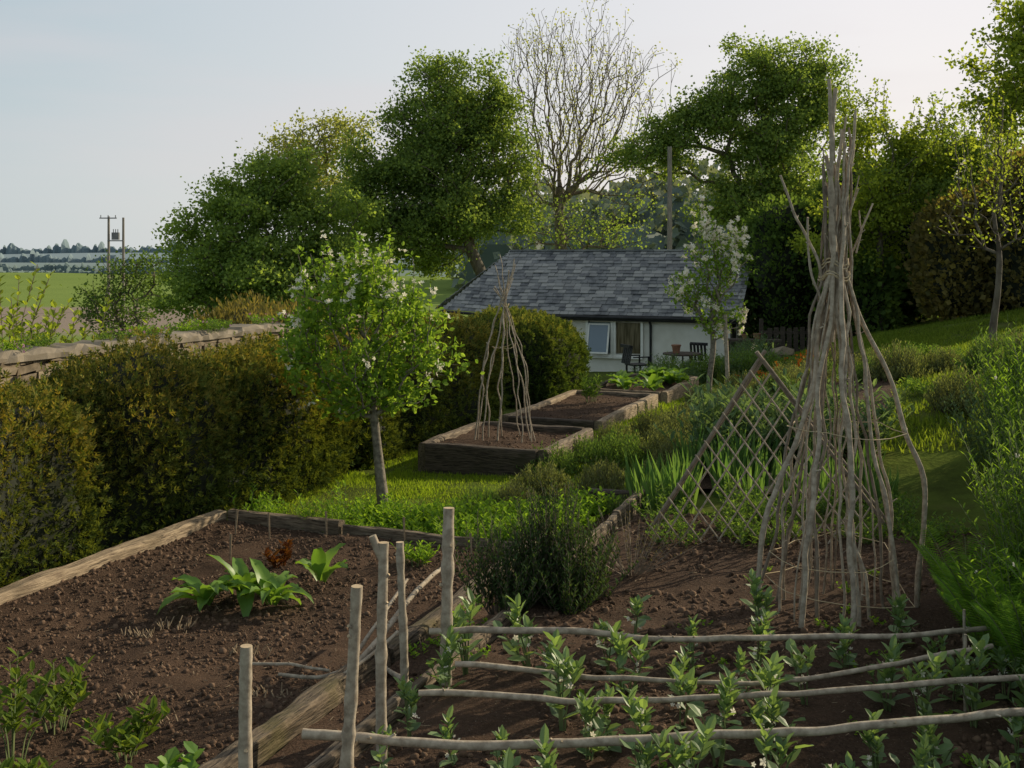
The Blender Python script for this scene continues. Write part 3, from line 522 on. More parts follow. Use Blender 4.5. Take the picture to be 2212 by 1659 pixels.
# ---------------------------------------------------------------- hedges and bushes
def shellpts(n,a,b,c,p):
    A=np.array([b*c,b*c,a*c,a*c,a*b],float); f=rng.choice(5,n,p=A/A.sum()); q=U(-1,1,(n,3))
    for k,(ax,sg) in enumerate([(0,1),(0,-1),(1,1),(1,-1),(2,1)]): q[f==k,ax]=sg
    return q
def mapq(q,a,b,c,p,base,amp,sc,inset=0):
    s=(np.abs(q)**p).sum(-1)**(1/p); u=q/s[...,None]
    nn=nrm(np.sign(u)*np.abs(u)**(p-1)/np.array([a,b,c])); P=u*np.array([a,b,c])
    W=P+np.array(base); P=P+nn*((amp*fbm(W,sc,3))[...,None]-inset); return P,nn
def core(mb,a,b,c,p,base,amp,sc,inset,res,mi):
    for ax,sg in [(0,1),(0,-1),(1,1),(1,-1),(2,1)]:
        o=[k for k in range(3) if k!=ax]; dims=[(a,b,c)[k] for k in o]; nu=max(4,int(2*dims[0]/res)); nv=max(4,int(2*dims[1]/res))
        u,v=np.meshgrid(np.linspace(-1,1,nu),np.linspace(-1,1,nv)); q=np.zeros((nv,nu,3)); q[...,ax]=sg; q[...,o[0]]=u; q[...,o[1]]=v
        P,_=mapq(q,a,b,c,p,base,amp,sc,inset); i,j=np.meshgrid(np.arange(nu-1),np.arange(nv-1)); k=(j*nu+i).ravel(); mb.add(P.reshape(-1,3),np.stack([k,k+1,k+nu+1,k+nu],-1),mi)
def hedge(name,loc,abc,p,n,ls,lm,label,cat='hedge',tm=SPRAY,amp=.15,sc=.9,inset=.06,res=.15,rz=math.atan2(.931,.365),depth=.05,group=None,upb=.6):
    a,b,c=abc; mb=MB(); base=np.array(loc)*.7
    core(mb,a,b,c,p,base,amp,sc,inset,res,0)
    q=shellpts(n,a,b,c,p); P,nn=mapq(q,a,b,c,p,base,amp,sc); P=P+nn*rng.normal(size=(n,1))*depth-nn*depth*.3
    d=nrm(nn*.9+rv(n)*.8+np.array([0,0,upb])); V,F=bake(*tm,P,frames(d,rv(n)+nn*.7),ls*U(.5,1.4,n)); mb.add(V,F,1)
    o=mb.obj(name,[L_core,lm],loc=loc); o.rotation_euler=(0,0,rz); return tag(o,label,cat,group)
def hp_(s,t,z): x,y=P2(s,t); return (x,y,z)
G_h='yew hedges along the lawn'
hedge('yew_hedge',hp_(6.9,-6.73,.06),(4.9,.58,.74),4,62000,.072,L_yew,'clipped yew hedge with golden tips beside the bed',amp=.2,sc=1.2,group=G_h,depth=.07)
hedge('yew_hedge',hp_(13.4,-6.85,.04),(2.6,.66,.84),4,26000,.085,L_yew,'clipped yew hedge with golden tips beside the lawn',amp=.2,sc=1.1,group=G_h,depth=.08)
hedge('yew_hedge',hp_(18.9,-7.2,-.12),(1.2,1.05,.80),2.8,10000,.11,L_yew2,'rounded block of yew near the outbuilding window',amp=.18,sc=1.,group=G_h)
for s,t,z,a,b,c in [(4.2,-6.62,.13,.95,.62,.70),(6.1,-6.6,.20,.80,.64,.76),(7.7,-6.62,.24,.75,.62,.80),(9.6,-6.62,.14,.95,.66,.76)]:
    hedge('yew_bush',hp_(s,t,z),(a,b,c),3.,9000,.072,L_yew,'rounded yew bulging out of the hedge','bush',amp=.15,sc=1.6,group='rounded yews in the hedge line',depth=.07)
for (x,y,a,b,c,mat,lab) in [(11.6,28,1.0,.9,1.6,L_beech,'brown tinged rounded hedge at the top of the slope'),(13.4,27,1.5,1.1,1.9,L_beech,'brown tinged rounded hedge at the top of the slope'),(8.9,35,1.5,1.2,2.5,L_dark,'dark ivy covered shrub behind the outbuilding'),(11.2,34,1.7,1.3,2.9,L_dark,'dark ivy covered shrub behind the outbuilding'),(14.2,33,1.8,1.4,2.8,L_dark,'dark ivy covered shrub behind the outbuilding'),(9.6,30.5,.8,.7,1.3,L_dark,'dark ivy covered shrub behind the outbuilding')]:
    hedge('hedge_shrub',(x,y,HZ(x,y)+c*.8),(a,b,c),2.8,8500,.14,mat,lab,'shrub',tm=QLEAF,amp=.45,sc=.7,inset=.12,res=.3,rz=.3,depth=.16,group='shrubs on the slope')
for (x,y,a,c) in [(-3.2,16.3,1.0,.5),(-4.2,17.4,.9,.5)]:
    hedge('dead_heather_shrub',(x,y,.6),(a,.6,c),2.4,5500,.09,L_beech,'brownish shrub growing over the wall','shrub',tm=NLEAF,amp=.2,sc=1.5,depth=.1,group='shrubs by the wall')
# distant woodland
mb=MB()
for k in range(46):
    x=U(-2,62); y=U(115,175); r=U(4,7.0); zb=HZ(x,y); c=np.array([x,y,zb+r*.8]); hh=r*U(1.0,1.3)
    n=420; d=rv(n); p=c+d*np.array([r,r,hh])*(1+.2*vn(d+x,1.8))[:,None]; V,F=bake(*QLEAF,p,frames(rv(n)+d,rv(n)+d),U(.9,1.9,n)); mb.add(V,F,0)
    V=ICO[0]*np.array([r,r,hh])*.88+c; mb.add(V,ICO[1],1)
hz=mat_n('hazy_wood_core',(.14,.18,.16),(.17,.21,.19),.2,bst=0,det=0)  # woodland core, haze mixed into its base colour
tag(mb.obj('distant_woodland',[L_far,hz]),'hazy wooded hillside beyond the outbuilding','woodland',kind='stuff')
hm=[mat_n('hazy_hedgerow_%s'%nm,ca,cb,.01,bst=0,det=0,spec=0) for nm,ca,cb in [('near',(.09,.125,.105),(.11,.15,.125)),('middle',(.125,.17,.165),(.145,.19,.185)),('faint',(.17,.22,.24),(.18,.235,.255))]]  # haze painted into each colour, paler and bluer for farther rows
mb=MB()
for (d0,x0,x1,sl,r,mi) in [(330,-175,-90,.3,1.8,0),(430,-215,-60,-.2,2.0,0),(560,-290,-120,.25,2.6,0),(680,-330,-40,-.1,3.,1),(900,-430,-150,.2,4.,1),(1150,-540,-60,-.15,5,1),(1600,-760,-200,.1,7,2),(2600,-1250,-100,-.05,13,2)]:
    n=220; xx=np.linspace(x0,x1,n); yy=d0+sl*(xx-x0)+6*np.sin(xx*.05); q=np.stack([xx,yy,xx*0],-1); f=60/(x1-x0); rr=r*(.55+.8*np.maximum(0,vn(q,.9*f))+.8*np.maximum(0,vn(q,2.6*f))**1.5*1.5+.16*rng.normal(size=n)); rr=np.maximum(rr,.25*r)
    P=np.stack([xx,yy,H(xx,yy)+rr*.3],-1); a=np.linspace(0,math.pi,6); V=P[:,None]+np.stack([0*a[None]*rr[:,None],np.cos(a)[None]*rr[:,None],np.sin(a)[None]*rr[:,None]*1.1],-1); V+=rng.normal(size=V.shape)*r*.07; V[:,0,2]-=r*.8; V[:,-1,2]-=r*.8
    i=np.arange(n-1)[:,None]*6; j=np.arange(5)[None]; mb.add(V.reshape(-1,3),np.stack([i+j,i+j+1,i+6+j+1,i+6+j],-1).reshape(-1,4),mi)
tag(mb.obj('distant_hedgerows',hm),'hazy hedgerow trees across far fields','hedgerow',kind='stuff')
# ---------------------------------------------------------------- stone wall
e=thing('stone_wall',hp_(8.6,-8.6,0),'old rubble stone garden wall with flat capping','wall',rz=math.atan2(.931,.365)); WH=6.7
mb=MB(); box(mb,(0,0,.2),(2*WH-.1,.34,1.5)); mb.obj('wall_core',[mortar],e)
mb=MB(); C=[];S=[]
z=-.55
while z<.93:
    hh=U(.035,.10); x=-WH
    while x<WH:
        w=U(.07,.28); C.append((x+w/2,-.18+U(-.03,.02),z+hh/2+U(-.008,.008))); S.append((w*.95,.09,hh*U(.75,.95))); x+=w
    z+=hh
C=np.array(C);S=np.array(S); n=len(C); T=BOX[0]; V=(T[None]*S[:,None]+C[:,None]); V=V+rng.normal(size=V.shape)*.011; F=(np.array(BOX[1])[None]+(np.arange(n)*8)[:,None,None]).reshape(-1,4)
mb.add(V.reshape(-1,3),F); mb.obj('stonework',[stoneM],e)
mb=MB(); nn=140; xx=np.linspace(-WH,WH,nn); q=np.stack([xx,xx*0,xx*0],-1); ring=[]
zt=1.03+.02*vn(q,1.3)+.015*vn(q,5)
for xi,z1 in zip(xx,zt):
    a=U(-.018,.018,6); ring.append([(xi,-.25+a[0],.94),(xi,-.25+a[1],z1-.04+a[5]),(xi,-.19,z1+a[2]),(xi,.19,z1+a[3]),(xi,.25,z1-.03),(xi,.25,.94)])
V=np.array(ring).reshape(-1,3); i=np.arange(nn-1)[:,None]*6; j=np.arange(6)[None]; k=(j+1)%6; mb.add(V,np.stack([i+j,i+k,i+6+k,i+6+j],-1).reshape(-1,4)); mb.add(V[:6],[(0,1,2,3,4,5)]); mb.add(V[-6:],[(5,4,3,2,1,0)])
mb.obj('capping',[capM],e)
for k in range(40):
    s=U(5,15); t=-8.6+U(-.18,.28); x,y=P2(s,t); pk=k%3==0
    shrub_obj('wall_plant',x,y,'low plant rooted on the stone wall with small flowers' if pk else 'leafy plant growing on the stone wall','plant',[stemM,L_herb if k%2 else L_tall,pinkfl],'plants growing on the wall',z=1.02 if t<-8.4 else .8,n=16,h=U(.08,.19),rb=.14,spread=.14,nl=8,ll=.05,lw=.8,sr=.003,fl=14 if pk else 0,fs=.035)
for k in range(14):
    s=U(6.5,12); x,y=P2(s,-8.1); shrub_obj('wall_climber',x,y,'green climber against the stone wall','plant',[stemM,L_herb],'plants growing on the wall',z=.2,n=26,h=U(.45,.8),rb=.2,spread=.2,nl=10,ll=.07,lw=.9,sr=.004)
# ---------------------------------------------------------------- outbuilding
e=thing('slate_roofed_outbuilding',(6.7,33.,0),'low cream rendered outbuilding with slate roof and two windows','building',rz=math.atan2(-.365,.931))
zb=-2.1; mb=MB(); box(mb,(-4.45,2.75,(zb-.03)/2),(8.5,5.0,-zb-.03))
mb.obj('wall',[render_],e)
def slates(mb,f,L,W0,W1,rows,sw=.25,mi=0):
    C=[];S=[]
    p0=f(0,0);pu=f(0,1);pa=f(1,0); up=nrm(pu-p0); ac=nrm(pa-p0); nn=np.cross(ac,up); 
    if nn[2]<0: nn=-nn
    for r in range(rows):
        b=(r+.5)/rows; lo=W0[0]+(W1[0]-W0[0])*b; hi=W0[1]+(W1[1]-W0[1])*b; x=lo-(sw/2 if r%2 else 0)
        while x<hi:
            w=sw*U(.7,1.2); x0=max(x,lo);x1=min(x+w,hi)
            if x1-x0>.04: C.append(f((x0+x1)/2,b)+nn*(.02+U(-.006,.014))); S.append((x1-x0-.01,L/rows*1.25,.02))
            x+=w
    C=np.array(C);S=np.array(S);n=len(C); ta=.10+U(-.05,.05,n)
    R=np.stack([np.stack([ac,nrm(up*math.cos(a)+nn*-math.sin(a)),nrm(nn*math.cos(a)+up*math.sin(a))],-1) for a in ta])
    V,F=bake(BOX[0],BOX[1],C,R,S); mb.add(V,F,mi)
ez=.04; rz_=2.06; yr=2.72
roof=MB()
slates(roof,lambda a,b: np.array([-a,yr*b,ez+(rz_-ez)*b]),3.36,(-.15,8.0),(-.15,8.3),19,.3)
slates(roof,lambda a,b: np.array([-a,5.6-(5.6-yr)*b,ez+(rz_-ez)*b]),3.36,(-.15,9.),(-.15,8.3),14,.4)
slates(roof,lambda a,b: np.array([-10.1+1.8*b,.3+a,.12+(rz_-.12)*b]),2.6,(0,5.2),(2.4,2.42),18,.3)
roof.add([(-8.0,0,ez),(-9.9,.4,.1),(-8.3,yr,rz_)],[(0,1,2)],0)
roof.add([(.12,.02,ez-.02),(-8.0,.02,ez-.02),(-8.3,yr,rz_-.03),(.12,yr,rz_-.03)],[(0,1,2,3)],0); roof.add([(.12,5.58,ez-.02),(-8.9,5.58,ez-.02),(-8.3,yr,rz_-.03),(.12,yr,rz_-.03)],[(0,1,2,3)],0)
slates(roof,lambda a,b: np.array([-8.0,0,ez])*(1-b)+np.array([-8.3,yr,rz_])*b+np.array([-1.9,.4,.06])*(a/1.95),3.3,(0,1.95),(0,.02),19,.3)
ro=roof.obj('roof',[slateM],e)
mb=MB(); 
for k in range(18):
    x0=.12-k*.468; box(mb,(x0-.23,yr,rz_+.03),(.455,.2,.06))
mb.obj('ridge_tiles',[slateM],ro)
mb=MB(); C=[];S=[]
z=-.9
while z<1.95:
    half=2.65 if z<.04 else 2.75*(1-(z-.04)/2.02); y=yr-half
    while y<yr+half-.02:
        w=min(U(.2,.3),yr+half-y); C.append((.02+U(0,.012),y+w/2,z)); S.append((.016,w-.01,.2)); y+=w
    z+=.15
V,F=bake(BOX[0],BOX[1],np.array(C),np.tile(np.array([[1,0,.08],[0,1,0],[-.08,0,1.]]),(len(C),1,1)),np.array(S)); mb.add(V,F); mb.add([(-.02,.05,-.9),(-.02,5.4,-.9),(-.02,5.4,.02),(-.02,yr,1.98),(-.02,.05,.02)],[(0,1,2,3,4)]); mb.obj('slate_hung_gable',[slateE],e)
mb=MB(); tube(mb,[(.15,-.07,-.02),(-8.05,-.07,-.02)],.055,8); tube(mb,[(-8.05,-.07,-.02),(-9.95,.35,.05)],.05,8); box(mb,(-4.,.03,-.06),(8.1,.04,.14)); mb.obj('gutter',[blackP],e)
mb=MB(); tube(mb,[(-2.65,-.03,-.05),(-2.65,.19,-.25),(-2.65,.19,-2)],.04,8); mb.obj('downpipe',[blackP],e)
for (q,w,opn) in [(4.30,.90,True),(3.36,.96,False)]:
    win=MB(); zc=-.66;h=1.12
    for dx,dz,ww,hh in [(0,h/2,w,.08),(0,-h/2,w,.08),(-w/2+.04,0,.08,h-.08),(w/2-.04,0,.08,h-.08)]: box(win,(dx,-.03,dz),(ww,.09,hh))
    wo=win.obj('window',[whiteP],e,loc=(-q,.22,zc))
    mb=MB(); box(mb,(0,0,0),(w-.155,.015,h-.16)); gl=mb.obj('glass',[glassM if opn else glassC],wo,loc=(0,-.012,0)); 
    mb=MB(); box(mb,(0,-.06,-h/2-.065),(w-.004,.14,.04)); mb.obj('sill',[whiteP],wo)
    if opn:
        mb=MB(); 
        for dx,dz,ww,hh in [(0,.46,.70,.05),(0,-.46,.70,.05),(-.33,0,.05,.87),(.33,0,.05,.87)]: box(mb,(dx,0,dz),(ww,.035,hh))
        box(mb,(0,0,0),(.62,.008,.88),1); sa=mb.obj('open_sash',[whiteP,glassM],wo,loc=(0,-.2,-.03)); sa.rotation_euler=(-.28,0,0)
gx,gy=8.0,31.; gz=HZ(gx,gy)-.15
e=thing('wooden_gate',(gx,gy,gz),'dark weathered wooden gate and rails at the top of the path','gate',rz=-.15)
mb=MB(); 
for k in range(9): box(mb,(-.72+k*.18,0,.45+.02*(k%3)),(.13,.025,.85))
mb.obj('boarding',[darkwood],e)
for xx in (-.95,.9): mb=MB(); box(mb,(xx,.06,.55),(.11,.11,1.15)); mb.obj('post',[darkwood],e)
for zz in(.25,.75): mb=MB(); box(mb,(0,.04,zz),(1.8,.05,.09)); mb.obj('rail',[darkwood],e)
bzz=HZ(6.7,30.5)-.12
e=thing('potting_bench',(6.7,30.5,bzz),'rough wooden potting bench with shelf','bench',rz=-.2); mb=MB(); box(mb,(0,0,.72),(1.5,.5,.06)); mb.obj('top',[darkwood],e); mb=MB(); box(mb,(0,0,.25),(1.4,.42,.04)); mb.obj('shelf',[darkwood],e)
for a in(-.68,.68):
    for b in(-.2,.2): mb=MB(); box(mb,(a,b,.34),(.08,.08,.68)); mb.obj('leg',[darkwood],e)
for k in range(16):
    x=5.1+U(-.2,1.9); y=28.2+U(-.4,.4); r=U(.14,.3); mb=MB(); V=ICO[0]*np.array([r*1.3,r,r*.75])*U(.8,1.2,(12,1)); mb.add(V,ICO[1]); tag(mb.obj('rock',[stoneM],loc=(x,y,HZ(x,y)+r*.3)),'rough stone in the low rockery','rock','rockery stones')
def pot(x,y,r,h,z=None):
    mb=MB(); zz=np.array([0,.02,.5,.82,.83,1.,1.,.85])*h; rr=np.array([.7,.72,.86,.95,1.06,1.08,.95,.9])*r
    tube(mb,np.stack([zz*0,zz*0,zz+np.arange(8)*1e-4],-1),rr,16); return tag(mb.obj('terracotta_pot',[terr],loc=(x,y,HZ(x,y) if z is None else z)),'terracotta flower pot on the patio','plant pot','patio flower pots')
tx,ty=4.45,28.8; tz=HZ(tx,ty)
e=thing('garden_table',(tx,ty,tz),'dark round garden table on the patio','table'); mb=MB()
tube(mb,[(0,0,.70),(0,0,.74)],.5,24); mb.obj('top',[darkwood],e)
for q in(.6,2.2,3.7,5.3): mb=MB(); tube(mb,[(.4*math.cos(q),.4*math.sin(q),0),(.3*math.cos(q),.3*math.sin(q),.7)],.025,6); mb.obj('leg',[darkwood],e)
def chair(x,y,rz):
    e=thing('garden_chair',(x,y,HZ(x,y)),'dark wooden garden chair by the patio table','chair','patio chairs',rz)
    mb=MB(); box(mb,(0,0,.45),(.5,.48,.04)); mb.obj('seat',[blackP],e)
    mb=MB(); R=[[1,0,0],[0,math.cos(.2),-math.sin(.2)],[0,math.sin(.2),math.cos(.2)]]
    for k in range(5): box(mb,(-.2+k*.1,-.3,.72),(.06,.02,.48),0,np.array(R).T)
    box(mb,(0,-.35,.94),(.5,.035,.08)); mb.obj('backrest',[blackP],e)
    for a in(-.22,.22):
        for b in(-.2,.2): mb=MB(); box(mb,(a,b,.21),(.04,.04,.43)); mb.obj('leg',[blackP],e)
    for a in(-.25,.25): mb=MB(); box(mb,(a,-.02,.66),(.04,.46,.03)); box(mb,(a,.19,.55),(.035,.035,.2)); mb.obj('armrest',[blackP],e)
chair(3.25,28.5,-1.2); chair(4.9,29.6,2.6)
for (x,y,r,h) in [(5.2,27.9,.17,.3),(5.6,28.0,.14,.26),(3.8,29.2,.15,.27)]:
    pot(x,y,r,h); shrub_obj('potted_plant',x,y,'leafy plant growing in a terracotta pot','plant',[stemM,L_tall],'potted plants on the patio',z=HZ(x,y)+h*.8,n=14,h=U(.25,.45),rb=.08,spread=.16,nl=9,ll=.09,lw=.6)
pot(4.3,28.8,.12,.22,tz+.74); pot(6.45,30.5,.08,.14,bzz+.75); pot(6.8,30.5,.10,.16,bzz+.75)
# ---------------------------------------------------------------- utility poles
e=thing('electricity_pole',(-33,90,HZ(-33,90)),'twin wooden electricity poles carrying a grey transformer','utility pole'); z0=HZ(-33,90)
top=5.0-z0
for dx in(0,1.2):
    mb=MB(); tube(mb,[(dx,0,-.5),(dx,0,top-(.1 if dx else 0))],[.13,.09],10); mb.obj('post',[poleM],e)
mb=MB(); box(mb,(0,-.12,top-.15),(1.4,.09,.09)); [tube(mb,[(q,-.12,top-.1),(q,-.12,top+.1)],.04,6) for q in(-.6,0,.6)]; mb.obj('crossarm',[metalG],e)
mb=MB(); box(mb,(.6,-.12,top-2.0),(1.3,.09,.09)); box(mb,(.6,-.08,top-1.62),(.52,.45,.6)); [tube(mb,[(.6+q,-.08,top-1.32),(.6+q,-.08,top-1.05)],.04,6) for q in(-.18,0,.18)]; mb.obj('transformer',[metalG],e)
mb=MB(); z0=HZ(6.45,45); tube(mb,[(0,0,-.3),(0,0,6.35-z0)],[.12,.09],12); tag(mb.obj('telegraph_pole',[poleM],loc=(6.45,45,z0),smooth=True),'plain grey wooden telegraph pole behind the outbuilding','utility pole')
# ---------------------------------------------------------------- plants
G_b='broad bean plants in rows'
bv=[]
for k in range(8):
    mb=MB(); hh=U(.25,.36); ns=rng.integers(1,3)
    stem_plant(mb,ns,hh*.9,.02,.09,7,.10,1.0,up=.25,tm=LEAF,sr=.006,start=.15,curve=1.3)
    stem_plant(mb,ns+1,hh*1.05,.015,.05,9,.092,.72,up=.8,tm=LEAF,sr=.004,start=.70,fl=5,mf=2,fs=.024)
    bv.append(mb.mesh('broad_bean_plant',[stemM,L_bean,whitefl]))
for yy,x0,x1,dx in [(3.62,-.5,1.7,.27),(3.88,-.4,1.8,.27),(4.22,-.46,2.1,.25),(4.5,-.4,2.2,.26),(4.85,-.3,2.25,.27),(5.2,-.2,2.3,.32),(5.6,.5,2.5,.6)]:
    x=x0+U(0,.1)
    while x<x1:
        if rng.random()<.84:
            xx=x+U(-.06,.06); y2=yy+U(-.09,.09); o=bpy.data.objects.new('broad_bean_plant',bv[rng.integers(0,8)]); COL.objects.link(o); o.location=(xx,y2,.0); o.rotation_euler=(U(-.15,.15),U(-.15,.15),U(0,6.28)); o.scale=(U(.68,1.12),)*3; tag(o,'young grey green broad bean plant with pale flowers','bean plant',G_b)
        x+=dx*U(.8,1.25)
for k in range(34):
    x=U(-.3,2.4);y=U(4.2,7.0); shrub_obj('seedling_weed',x,y,'tiny green seedling weed on the soil','weed',[stemM,L_herb],'seedling weeds on the soil',z=.0,n=5,h=U(.03,.07),rb=.03,spread=.03,nl=4,ll=.03,lw=1.,sr=.0015)
for k in range(16):
    x,y=P2(U(3.6,8.2),U(-2.68,-2.34)); shrub_obj('path_weed',x,y,'small green weed growing in the path','weed',[stemM,L_herb],'weeds in the path',z=-.19,n=8,h=U(.04,.1),rb=.05,spread=.05,nl=5,ll=.035,lw=.8,sr=.0015)
x,y=.12,6.35
mb=MB()
for (ox,oy,hh,n,sp) in [(0,0,.5,36,.24),(.13,.05,.82,46,.18),(.27,-.04,.66,38,.24),(.02,.1,.68,34,.23),(-.20,0,.54,26,.26),(-.12,-.12,.42,30,.26),(.18,-.15,.40,34,.28),(-.32,.08,.66,12,.26),(.06,.02,.74,28,.20),(.36,.1,.5,22,.24)]:
    stem_plant(mb,n,hh,.06,sp,38,.044,1.05,up=.8,tm=NLEAF,sr=.004,start=.15,curve=1.15,off=(ox,oy,0),nseg=4,dome=.4)
tag(mb.obj('rosemary_bush',[stemB,L_rose],loc=(x,y,-.08)),'upright dark rosemary bush at the timber edge','shrub')
mb=MB(); stem_plant(mb,40,.4,.1,.4,10,.025,.7,up=.7,tm=NLEAF,sr=.003,start=.3,curve=.9); tag(mb.obj('dead_lavender',[hazel_dark,L_beech],loc=(.75,6.9,.0)),'dry twiggy lavender remains on the soil','shrub')
def bigleaf(mb,L,w,az,el,droop,p0,mi=0,ruf=.08):
    nu,nvv=9,5; u=np.linspace(0,1,nu); V=[]
    ph=el-droop*u; dx=np.cumsum(np.cos(ph))*L/nu; dz=np.cumsum(np.sin(ph))*L/nu
    wd=w*np.sin(np.pi*np.clip(.06+.94*u,0,1)**.8)**.75*np.where(u<.18,.35+u*2,1)
    for i in range(nu):
        for j in range(nvv):
            v=(j/(nvv-1)*2-1); V.append((dx[i],v*wd[i]/2,dz[i]+abs(v)*wd[i]*.28+ruf*w*math.sin(i*2.3+j)*abs(v)))
    V=np.array(V); c,s=math.cos(az),math.sin(az); V=np.stack([V[:,0]*c-V[:,1]*s,V[:,0]*s+V[:,1]*c,V[:,2]],-1)+p0
    F=[(i*nvv+j,(i+1)*nvv+j,(i+1)*nvv+j+1,i*nvv+j+1) for i in range(nu-1) for j in range(nvv-1)]; mb.add(V,F,mi)
def rosette(x,y,z,n,L,w,label,cat='leafy plant',m=L_big,group='leafy plants in the bare bed',el=(.5,1.3),name='leafy_plant',dr=(.7,1.4)):
    mb=MB()
    for k in range(n): bigleaf(mb,L*U(.65,1.1),w*U(.8,1.15),k*2.4+U(-.2,.2),U(*el),U(*dr),np.array([U(-.02,.02),U(-.02,.02),0]))
    return tag(mb.obj(name,[m],loc=(x,y,z),smooth=True),label,cat,group)
zb=-.3
rosette(-1.97,7.1,zb,13,.38,.10,'clump of large ribbed green leaves on bare soil',el=(.9,1.5),dr=(.9,2.3)); rosette(-1.77,7.25,zb,15,.42,.105,'clump of large ribbed green leaves on bare soil',el=(.9,1.5),dr=(.9,2.3)); rosette(-1.55,7.1,zb,13,.38,.10,'clump of large ribbed green leaves on bare soil',el=(.9,1.5),dr=(.9,2.3))
rosette(-1.32,7.6,zb,7,.36,.11,'small plant with a few upright broad leaves',el=(1.,1.5),dr=(.6,1.5))
shrub_obj('leafy_plant',-.7,8.1,'low bushy green plant at the bed edge','leafy plant',[stemM,L_herb],'leafy plants in the bare bed',z=zb,n=22,h=.17,rb=.08,spread=.15,nl=8,ll=.07,lw=.6)
shrub_obj('red_chard',-1.68,8.0,'small red leaved plant in the bed','leafy plant',[L_red,L_red],None,z=zb,n=12,h=.2,rb=.05,spread=.1,nl=6,ll=.08,lw=.7)
for x,y,z,n,h,m,lw in [(-2.0,4.5,-.3,18,.16,L_peony,.7),(-1.45,4.6,-.3,16,.13,L_big,1.3),(-1.35,4.2,-.3,16,.13,L_big,1.3),(-1.75,5.0,-.3,12,.2,L_peony,.7),(-1.72,4.3,-.3,28,.18,L_herb,.6),(-2.25,4.95,-.3,9,.5,L_peony,.7),(-2.2,5.3,-.3,12,.32,L_peony,.7),(-2.15,4.35,-.3,20,.2,L_herb,.6)]:
    shrub_obj('peony_plant',x,y,'young low perennial pushing up through bare soil','leafy plant',[stemM,m],'young perennials in the bare bed',z=z,n=n,h=h,rb=.05,spread=.2,nl=9,ll=.10,lw=lw,start=.3)
for x,y in [(-2.25,6.6),(-2.05,6.75),(-1.75,5.35),(-1.25,5.7),(-1.5,6.3),(-1.05,5.2),(-1.9,5.6)]:
    mb=MB(); n=22; p=np.stack([U(-.12,.12,n),U(-.05,.05,n),U(-.02,0,n)],-1); d=nrm(rv(n)*.6+np.array([0,0,1.])); frusta(mb,p,p+d*U(.03,.07,n)[:,None],np.full(n,.004),np.full(n,.003),5); tag(mb.obj('cut_stubble',[strawM],loc=(x,y,zb+.01)),'pale cut stem stubble in the soil','stubble','cut stubble tufts')
for x,y in [(-2.1,8.2),(-2.25,8.95),(-1.5,8.9),(-.85,8.7),(-.3,8.2),(-1.95,8.85)]:
    mb=MB(); V=BOX[0]*[.018,.006,.3]+[0,0,.06]; V[[0,4,2,6],0]*=.3; mb.add(V,BOX[1]); o=tag(mb.obj('plant_marker',[strawM],loc=(x,y,zb)),'thin wooden plant marker in the bed','plant marker','plant markers'); o.rotation_euler=(U(-.1,.1),U(-.1,.1),0)
G_hs='bright green herbs along the back of the bed'
for k in range(52):
    s=U(8.05,9.0); t=U(-5.1,-2.6); x,y=P2(s,t)
    shrub_obj('green_herb',x,y,'bright green low herb clump','herb',[stemM,L_herb],G_hs,n=24,h=U(.22,.38) if t>-3.8 else U(.16,.28),rb=.14,spread=.16,nl=9,ll=.07,lw=.8,sr=.003)
for k in range(9):
    x,y=P2(U(8.0,8.3),U(-5.7,-4.7)); shrub_obj('green_herb',x,y,'taller green herb by the hedge','herb',[stemM,L_herb],G_hs,n=12,h=U(.35,.5),rb=.08,spread=.1,nl=12,ll=.07,lw=.6,sr=.003)
mv=[]
for k,(m,h) in enumerate([(L_grey,.28),(L_green,.28),(L_green,.32),(L_grey,.34)]):
    mb=MB(); stem_plant(mb,240,h,.24,.12,18,.045,.9,up=.9,tm=NLEAF,sr=.0022,start=.15,curve=1.1,nseg=2,dome=.82); mv.append((mb.mesh('herb_mound',[stemB,m]),['grey green lavender mound','bright green santolina mound','soft green hyssop mound','grey lavender mound with upright stems'][k]))
def mound(x,y,k,sc):
    o=bpy.data.objects.new('herb_mound',mv[k][0]); COL.objects.link(o); o.location=(x,y,HZ(x,y)-.01); o.scale=(sc,sc,sc*U(1.05,1.3)); o.rotation_euler=(0,0,U(0,6)); tag(o,mv[k][1]+' in the herb border','herb',"lavender and herb mounds in the border")
for x,y,k,sc in [(.42,12.1,1,1.1),(.80,12.8,1,1.1),(1.2,12.1,1,1.3),(1.3,13.6,0,1.1),(.95,11.2,0,.8),(.3,10.9,0,1.1),(.85,10.4,3,1.0),(.05,10.2,0,.9),(-.3,10.1,2,.8),(1.95,12.9,0,1.1),(1.85,14.3,3,1.1),(2.35,15.2,0,1.1),(2.8,14.2,3,1.1),(2.5,13.2,0,1.1),(2.8,16.2,3,1.2),(3.3,17.2,0,1.1),(3.5,15.2,0,1.1),(3.8,18.3,3,1.1),(4.1,16.6,3,1.2),(1.2,9.8,0,.8),(.9,9.2,2,.6),(1.6,10.8,3,1.0),(1.7,11.9,0,1.0),(.5,9.6,0,.7),(.1,9.4,2,.6)]: mound(x,y,k,sc)
for k in range(18):
    s=U(15,22); t=-2.2+U(-.3,1.4); x,y=P2(s,t); mound(x,y,int(rng.choice([0,3,3,2])),U(.9,1.3))
for k in range(12):
    s=U(11,17); t=U(-.7,1.5); x,y=P2(s,t); mound(x,y,int(rng.choice([0,3,2])),U(1.0,1.5))
